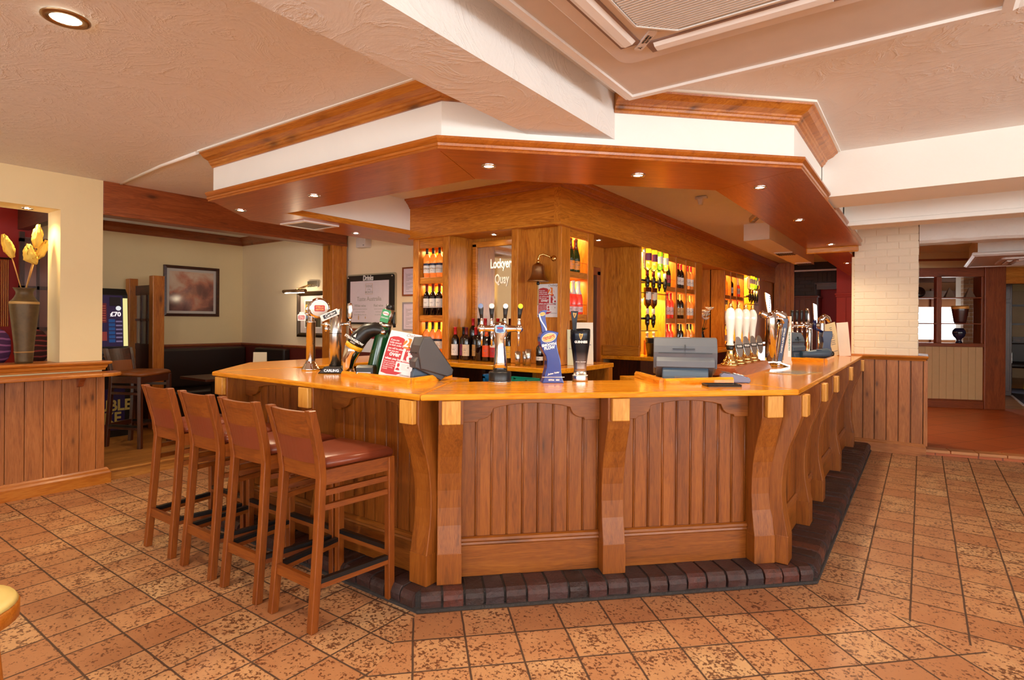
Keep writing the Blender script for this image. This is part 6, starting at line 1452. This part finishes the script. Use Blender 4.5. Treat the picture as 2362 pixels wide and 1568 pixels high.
m = MB(); m.sweep([(-.25, -.24), (.25, -.24), (.25, .24), (-.25, .24)], [(0, 0), (0, .014), (-.02, .014), (-.02, 0)], closed=True); obj('frame', m, wood('red', 'x'), t, FP)
m = MB(); m.box(-.235, .235, -.23, .23, 0, .006); s_ = obj('sheet', m, M_PAPER, t, FP)
m = MB(); m.box(-.23, .23, .12, .225, .006, .007); obj('header', m, colour('header_maroon', 130, 30, 34), s_, FP)
for s, x, y in (("What's", -.19, .195), ('did you know...', -.16, .145)): obj('lettering', text_mb(s, .035, .0004, 'LEFT', .001), TXW, s_, FP @ T(x, y, .0075))
m = MB()
for i in range(5): m.box(-.19, -.05, .08-i*.04, .085-i*.04, .006, .0065)
obj('print', m, M_INK, s_, FP)
t = thing('wall_speaker', 'small white box mounted high on the back wall beside the canopy', 'speaker', T(-5.46, 4.55, 2.36))
m = MB(); m.box(-5.55, -5.38, 4.50, 4.6, 2.30, 2.42, .008); b_ = obj('body', m, M_PLASTIC, t, W0)
m = MB(); m.box(-5.42, -5.40, 4.498, 4.50, 2.32, 2.33); obj('label', m, M_INK, b_, W0)
# ------------------------------------------------------------------ far right: glazed partition, post and the rooms beyond
MP = T(.024, 11.705) @ RZ(R(22.2)); ZF = .06
def V(x, y, z): return MP @ Vector((x, y, z))
m = MB(); m.box(-.6, .84, .0, .06, .2, 1.07)
for i in range(14): m.box(-.6+i*.103, -.6+i*.103+.097, -.008, .01, .2, 1.06, .003)
m.box(-.6, 3.2, .0, .1, 2.36, 2.66)
struct('wall_partition', m, plain('partition_cream', srgb(226, 192, 140), .5), MP)
m = MB(); m.box(-.6, .84, -.03, .08, ZF, .185, .005); m.box(-.6, .84, -.022, .08, .185, .205, .005); struct('baseboard_partition', m, wood('red', 'x'), MP)
m = MB(); m.box(-.6, .84, -.05, .12, 1.065, 1.125, .008); struct('trim_19', m, wood('red', 'x'), MP)
m = MB(); m.box(-.6, .84, -.03, .12, 2.21, 2.36, .006); m.box(-.6, .66, -.01, .1, 2.475, 2.51); struct('trim_20', m, wood('red', 'x'), MP)
m = MB(); m.box(.178, .25, -.01, .1, 1.125, 2.21, .005); m.box(.806, .84, -.02, .1, 1.125, 2.21, .005); struct('trim_21', m, wood('red', 'z'), MP)
m = MB(); m.box(-.6, .84, .10, .105, 1.125, 2.21); struct('window_7', m, M_PANE, MP)
m = MB(); m.box(.84, 1.135, -.05, .3, ZF, 2.40, .008); m.box(.985, .995, -.0505, -.04, ZF, 2.4); struct('trim_22', m, wood('red', 'z'), MP)
m = MB(); m.box(1.135, 3.2, .0, .14, 2.09, 2.36, .006); m.box(1.135, 3.2, -.03, .14, 2.09, 2.2, .006); struct('trim_23', m, wood('oak', 'x'), MP)
for z, nm in ((1.865, 'upper'), (1.44, 'lower')):
    m = MB(); m.box(-.55, .806, -.04, .095, z-.008, z+.010, .003); o = obj('display_shelf', m, wood('red', 'x'), None, MP); tag(o, '%s thin display shelf in the glazed partition right of the pillar' % nm, 'shelf', 'display shelves in the glazed partition')
t = thing('drum_vase', 'dark red drum-shaped vase with a lit golden rim on the partition shelf', 'vase', T(*V(.53, .03, 1.4505)))
m = MB(); m.lathe([(0, 0), (.075, 0), (.085, .03), (.11, .20), (.118, .27), (.112, .285), (.10, .27), (.07, .02), (0, .02)], seg=24, squash=.55); obj('body', m, plain('oxblood_glaze', srgb(74, 28, 26), .2), t)
m = MB(); m.lathe([(.119, .235), (.1205, .24), (.1205, .28), (.112, .288), (.10, .27)], seg=24, squash=.56); obj('rim', m, M_GOLD, t)
t = thing('goblet_vase', 'glossy blue-black goblet vase on the partition sill', 'vase', T(*V(.512, .02, 1.1255)))
m = MB(); m.lathe([(0, 0), (.05, 0), (.04, .02), (.03, .05), (.04, .07), (.075, .11), (.092, .16), (.088, .20), (.06, .24), (.05, .245), (0, .24)], seg=24, squash=.55); obj('body', m, plain('blue_black_glaze', srgb(26, 30, 60), .08), t)
for x, lab in ((.375, 'left grey stone pyramid on the upper partition shelf'), (.66, 'right grey stone pyramid on the upper partition shelf')):
    m = MB(); m.loft([[(-.07, -.045, 0), (.07, -.045, 0), (.07, .045, 0), (-.07, .045, 0)], [(-.003, -.003, .165), (.003, -.003, .165), (.003, .003, .165), (-.003, .003, .165)]], smooth=False)
    o = obj('stone_pyramid', m, plain('grey_stone', srgb(128, 108, 90), .7), None, MP @ T(x, .03, 1.8755)); tag(o, lab, 'ornament', 'stone pyramids')
m = MB(); m.lathe([(.0, -.02), (.06, -.02), (.085, -.01), (.09, 0), (.085, .01), (.06, .02), (0, .02)], seg=28); o = obj('round_plate', m, plain('dark_glaze', srgb(36, 22, 20), .15), None, MP @ T(-.06, .03, 1.9655) @ RX(R(80))); tag(o, 'dark round plate standing on the upper partition shelf by the pillar', 'plate')
# bright windowed wall and brick pier beyond the partition
holes = [(1.05, 1.5, 1.1, 1.74), (1.68, 2.30, 1.1, 1.76)]
m = MB()
for a, b, c, d in wall_with_holes(-.4, 2.75, 0, 2.66, holes): m.box(a, b, 3.4, 3.55, c, d)
struct('wall_far', m, plain('far_wall_tan', srgb(196, 140, 100), .6), MP)
k = 7
for a, b, c, d in holes:
    k += 1; m = MB()
    for p, q, r_, s_ in ((a, b, c, c+.035), (a, b, d-.035, d), (a, a+.035, c, d), (b-.035, b, c, d), ((a+b)/2-.012, (a+b)/2+.012, c, d), (a, b, (c+d)/2+.06, (c+d)/2+.085)): m.box(p, q, 3.43, 3.5, r_, s_)
    struct('window_%d' % k, m, wood('red', 'z'), MP)
m = MB(); m.box(1.50, 1.68, 3.33, 3.42, ZF, 2.2, .005); m.box(2.30, 2.38, 3.33, 3.42, ZF, 2.0, .005); struct('trim_24', m, wood('red', 'z'), MP)
m = MB(); m.box(-.4, 2.4, 2.9, 3.2, 2.32, 2.5); m.box(-.4, 2.4, 3.1, 3.38, 1.98, 2.14); struct('trim_25', m, wood('dark', 'x'), MP)
M_RB = plain('buff_brick', srgb(196, 160, 118), .7)
m = MB(); m.box(1.585, 2.05, 2.21, 2.5, ZF, 2.66); struct('wall_pier', m, plain('pale_mortar', srgb(226, 216, 200), .7), MP)
m = MB(); lay = m.b.faces.layers.float.new('tone'); zz = ZF+.01; row = 0
while zz < 2.6:
    x = 1.58-(.11 if row % 2 else 0)
    while x < 2.05:
        a, b = max(x, 1.58), min(x+.205, 2.05); n0 = set(m.b.faces)
        if b-a > .02: m.box(a, b, 2.195+random.uniform(-.004, .004), 2.3, zz, zz+.068, .006)
        tn = random.random()
        for f in set(m.b.faces)-n0: f[lay] = tn
        x += .22
    zz += .08; row += 1
q = NT('buff_rough_brick'); at_ = q.n('Attribute', attribute_name='tone').outputs['Fac']; nz = q.n('TexNoise', i_Scale=30.0, i_Detail=4.0); q.l(q.coords(), nz.inputs['Vector'])
q.set(Base_Color=q.mix(nz.outputs[0], q.ramp(at_, [(0, srgb(206, 170, 120)), (.5, srgb(184, 146, 108)), (1, srgb(220, 190, 146))]), srgb(150, 110, 84)), Roughness=.8); q.bump(nz.outputs[0], .5)
o = obj('wall_pier_bricks', m, q.m, None, MP); o['kind'] = 'structure'
# floor, mat, chair and cupboard through the right-hand opening
m = MB(); m.box(-.5, 6.5, .12, 9.0, .055, .063); struct('floor', m, wood('floorb', 'x', ('y', .14)), MP)
m = MB(); m.box(-2.6, 5.6, 19.8, 20.0, 0, 2.66); m.box(-2.6, -2.45, 12.5, 20, 0, 2.66); struct('wall_end', m, M_CREAM)
m = MB(); m.box(5.6, 5.8, 16.5, 20, 0, 2.66); struct('wall_side', m, M_CREAM)
m = MB(); m.quad((-9.4, 16.4, 2.63), (-9.4, 20, 2.63), (5.8, 20, 2.63), (5.8, 16.4, 2.63)); struct('ceiling', m, M_SMOOTH)
m = MB(); m.quad((-9.4, 16.4, 0), (5.8, 16.4, 0), (5.8, 20, 0), (-9.4, 20, 0)); struct('floor', m, wood('floorb', 'x'))
t = thing('door_mat', 'dark ribbed door mat with a pale metal edge through the right opening', 'mat', T(2.1, 14.6, .064))
m = MB(); m.box(1.42, 2.7, 12.9, 16.2, .0635, .075); obj('mat', m, plain('mat_blue_black', srgb(36, 38, 60), .8), t, W0)
m = MB(); m.box(1.385, 1.42, 12.88, 16.2, .0635, .078); obj('edge', m, plain('mat_edge_pale', srgb(236, 234, 240), .4), t, W0)
m = MB()
for i in range(14): m.box(1.75, 2.5, 13.2+i*.2, 13.3+i*.2, .075, .0765)
obj('ribs', m, plain('mat_ribs', srgb(120, 110, 110), .8), t, W0)
t = thing('tall_cupboard', 'tall dark wooden cupboard through the right opening beyond the post', 'cupboard', T(1.2, 14.7, .063))
m = MB(); m.box(1.14, 1.40, 14.5, 15.1, .063, 2.3, .006); obj('carcass', m, wood('dark', 'z'), t, W0)
m = MB(); m.box(1.17, 1.37, 14.485, 14.5, .15, 1.85, .004); m.box(1.17, 1.37, 14.485, 14.5, 1.92, 2.22, .004); obj('door', m, wood('dark', 'z'), t, W0)
t = thing('armchair', 'dark upholstered chair with pale arms through the right opening', 'chair', T(1.95, 17.6, .063))
m = MB(); m.box(1.62, 2.25, 17.3, 17.9, .44, .56, .04); obj('seat', m, M_LEATHD, t, W0)
m = MB(); m.box(1.65, 2.25, 17.88, 17.96, .54, 1.0, .03); obj('back', m, M_LEATHD, t, W0)
for x in (1.66, 2.2):
    for y in (17.34, 17.86):
        m = MB(); m.box(x-.02, x+.02, y-.02, y+.02, .063, .46); obj('leg', m, wood('dark', 'z'), t, W0)
    m = MB(); m.box(x-.02, x+.02, 17.3, 17.9, .78, .81, .01); m.box(x-.015, x+.015, 17.32, 17.36, .5, .79); obj('arm', m, M_STEEL, t, W0)
t = thing('glazed_dresser', 'pale panelled wall unit with dark shelf lines through the right opening', 'wall unit', T(2.2, 19.7, 0))
m = MB(); m.box(1.72, 3.6, 19.6, 19.79, .01, 2.3); obj('panel', m, plain('unit_cream', srgb(216, 186, 140), .5), t, W0)
m = MB()
for z in (.95, 1.42, 1.9): m.box(1.72, 3.6, 19.56, 19.6, z, z+.05)
obj('shelf', m, wood('dark', 'x'), t, W0)
m = MB(); m.box(1.9, 2.3, 19.5, 19.6, 1.0, 1.12); obj('box', m, wood('dark', 'x'), t, W0)
t = thing('floor_sign', 'yellow wet-floor sign at the right edge beside the door mat', 'sign', T(1.86, 16.0, .064))
for s in (-1, 1):
    m = MB(); m.prism([(-.12, 0), (.12, 0), (.09, .55), (-.09, .55)], -.008, .008, 'y', .004); obj('panel', m, plain('sign_yellow', srgb(236, 206, 20), .4), t, WM[t.name] @ T(0, s*.10, 0) @ RX(R(s*10)))

# dark brick chimney breast and red panelling seen past the end of the bar
m = MB(); m.box(-2.42, -2.08, 12.38, 12.55, 0, 2.64)
for i, x in enumerate((-2.42, -2.31, -2.20, -2.12)): m.box(x+.004, x+(.1 if i < 2 else .07), 12.37, 12.39, 0, 2.62, .004)
struct('trim_26', m, wood('pine', 'z'))
dbr = plain('sooty_brick', srgb(62, 52, 50), .7)
m = MB(); m.box(-2.08, -1.69, 12.5, 13.2, 1.97, 2.64); m.box(-1.70, -1.30, 12.5, 12.7, 2.215, 2.64)
zz = 1.98; row = 0
while zz < 2.42:
    x = -2.08-(.1 if row % 2 else 0)
    while x < -1.75:
        a, b = max(x, -2.08), min(x+.2, -1.72)
        if b-a > .03: m.box(a, b, 12.487, 12.51, zz, zz+.062, .004)
        x += .212
    zz += .074; row += 1
for i in range(5): m.box(-1.725+i*.078, -1.655+i*.078, 12.485, 12.51, 2.235, 2.42, .004)
struct('wall_chimney', m, dbr)
m = MB(); m.box(-1.70, -1.30, 12.47, 12.55, 2.19, 2.215); m.box(-1.68, -1.3, 12.52, 12.6, 2.09, 2.19); struct('trim_27', m, wood('dark', 'x'))
m = MB(); m.box(-2.08, -1.66, 12.44, 13.1, 0, 1.93); m.box(-2.09, -1.64, 12.41, 13.12, 1.93, 1.97, .006)
for i in range(4): m.box(-2.07+i*.105, -1.975+i*.105, 12.43, 12.45, .1, 1.9, .004)
struct('wall_hearth', m, M_MAROON)
m = MB(); m.box(-1.75, -1.2, 13.2, 13.3, 0, 2.2); struct('wall_recess', m, M_RED)
m = MB(); m.box(-1.315, -.35, 12.30, 12.6, 0, 2.64); m.box(-1.34, -.35, 12.26, 12.3, 1.965, 2.0, .006); m.box(-1.33, -.35, 12.275, 12.3, 1.93, 1.965, .006)
for i in range(5): m.box(-1.313+i*.16, -1.16+i*.16, 12.288, 12.305, .1, 1.92, .004)
struct('wall_red', m, plain('pillar_red', srgb(206, 60, 44), .5))
m = MB(); m.box(-2.1, -1.3, 12.38, 12.42, 2.44, 2.47); struct('trim_28', m, M_WHITE)
m = MB(); m.box(-3.05, -2.93, 4.7, 13.4, 0, 2.66); struct('wall_bar', m, M_CREAM)
PW_R = (42, 66, 104); PW_E = (160, 115, 42); K_CAB = 4.0; EXPO = 0.0; TILT = 48
# ------------------------------------------------------------------ light: fill in the added unseen windows and the far windows, lamps, cabinet lamps
def light(kind, name, loc, power, col, size=.05, size_y=None, rot=(0, 0, 0), angle=None, blend=.6):
    l = bpy.data.lights.new(name, kind); l.energy = power; l.color = col
    if kind == 'AREA':
        l.shape = 'RECTANGLE'; l.size = size; l.size_y = size_y or size
    else: l.shadow_soft_size = size
    if angle: l.spot_size = R(angle); l.spot_blend = blend
    o = bpy.data.objects.new(name, l); COL.objects.link(o); o.location = loc; o.rotation_euler = rot
    return o
WIN_FILL = (.90, .97, 1.0)
for (a, b, c, d), pw in zip(WR, PW_R): light('AREA', 'window_fill', ((a+b)/2, -3.62, (c+d)/2), pw, WIN_FILL, b-a-.1, d-c-.1, (R(90+TILT), 0, 0))  # added fill in the unseen windows, aimed upward to brighten ceiling and fascia
for (a, b, c, d), pw in zip(WE, PW_E): light('AREA', 'window_fill', (5.62, (a+b)/2, (c+d)/2), pw, WIN_FILL, b-a-.1, d-c-.1, (R(90+TILT), 0, R(90)))
p = V(1.7, 3.3, 1.45); light('AREA', 'window_fill', p, 40, (1, .99, .97), 1.2, .7, (R(90), 0, R(22.2+180)))
for L in LIGHTS:
    if L[3] == 'S': light('SPOT', 'lamp', L[:3], L[4], L[5], .03, angle=L[6])
    else: light('POINT', 'lamp', L[:3], L[4], L[5], .03)
AMB = (1, .60, .20); YEL = (1, .74, .16)
def cab(x, y, z, pw, col, sx, sy): light('AREA', 'cabinet_lamp', (x, y, z), pw, col, sx, sy)
for z in (2.13, 1.785, 1.42): cab(-3.89, 4.24, z, 1.3*K_CAB, AMB, .25, .05)
for z in (2.23, 1.80): cab(-2.60, 4.41, z, 1.3*K_CAB, AMB, .05, .25)
for cols in (((6.509, 6.829), (6.875, 7.192), (7.225, 7.568)), ((8.975, 9.29), (9.315, 9.64), (9.665, 10.07))):
    for a, b in cols:
        for z, k in ((2.23, 1.0), (1.80, 1.0), (1.42, 1.6)): cab(-2.60, (a+b)/2, z, 1.5*K_CAB*k, AMB if k == 1 else (1, .7, .25), .05, .25)
cab(-2.58, 6.12, 2.24, 9*K_CAB, YEL, .06, .6); cab(-2.58, 10.47, 2.24, 9*K_CAB, YEL, .06, .6)
cab(-2.60, 6.12, 1.70, 3*K_CAB, YEL, .05, .6)
w = bpy.data.worlds.new('sky'); SC.world = w; w.use_nodes = True
bg = w.node_tree.nodes['Background']; bg.inputs[0].default_value = (.92, .96, 1, 1); bg.inputs[1].default_value = 5.0

# ------------------------------------------------------------------ camera
F_PX, CYP, ROLL, HC = 1320.0, 740.0, .0073, 1.435
cd = bpy.data.cameras.new('camera'); cam = bpy.data.objects.new('camera', cd); COL.objects.link(cam)
cd.sensor_fit = 'HORIZONTAL'; cd.sensor_width = 36.0; cd.lens = F_PX/2362*36.0
cd.shift_x = 0.0; cd.shift_y = -(1568/2-CYP)/2362; cd.clip_start = .05; cd.clip_end = 100
right = Vector((math.cos(YAW), math.sin(YAW), 0)); up = Vector((0, 0, 1)); fwd = Vector((-math.sin(YAW), math.cos(YAW), 0))
r2 = right*math.cos(ROLL)+up*math.sin(ROLL); u2 = up*math.cos(ROLL)-right*math.sin(ROLL)
cam.matrix_world = frame((0, 0, HC), r2, u2, -fwd)
SC.camera = cam
vs_ = SC.view_settings; vs_.view_transform = 'Standard'; vs_.look = 'None'; vs_.gamma = 1.0; vs_.use_curve_mapping = False; vs_.exposure = EXPO
SC.display_settings.display_device = 'sRGB'
SC.cycles.max_bounces = 8; SC.cycles.diffuse_bounces = 4; SC.cycles.glossy_bounces = 4; SC.cycles.transmission_bounces = 8; SC.cycles.caustics_reflective = False; SC.cycles.caustics_refractive = False
SC.cycles.sample_clamp_indirect = 4.0; SC.cycles.blur_glossy = .5
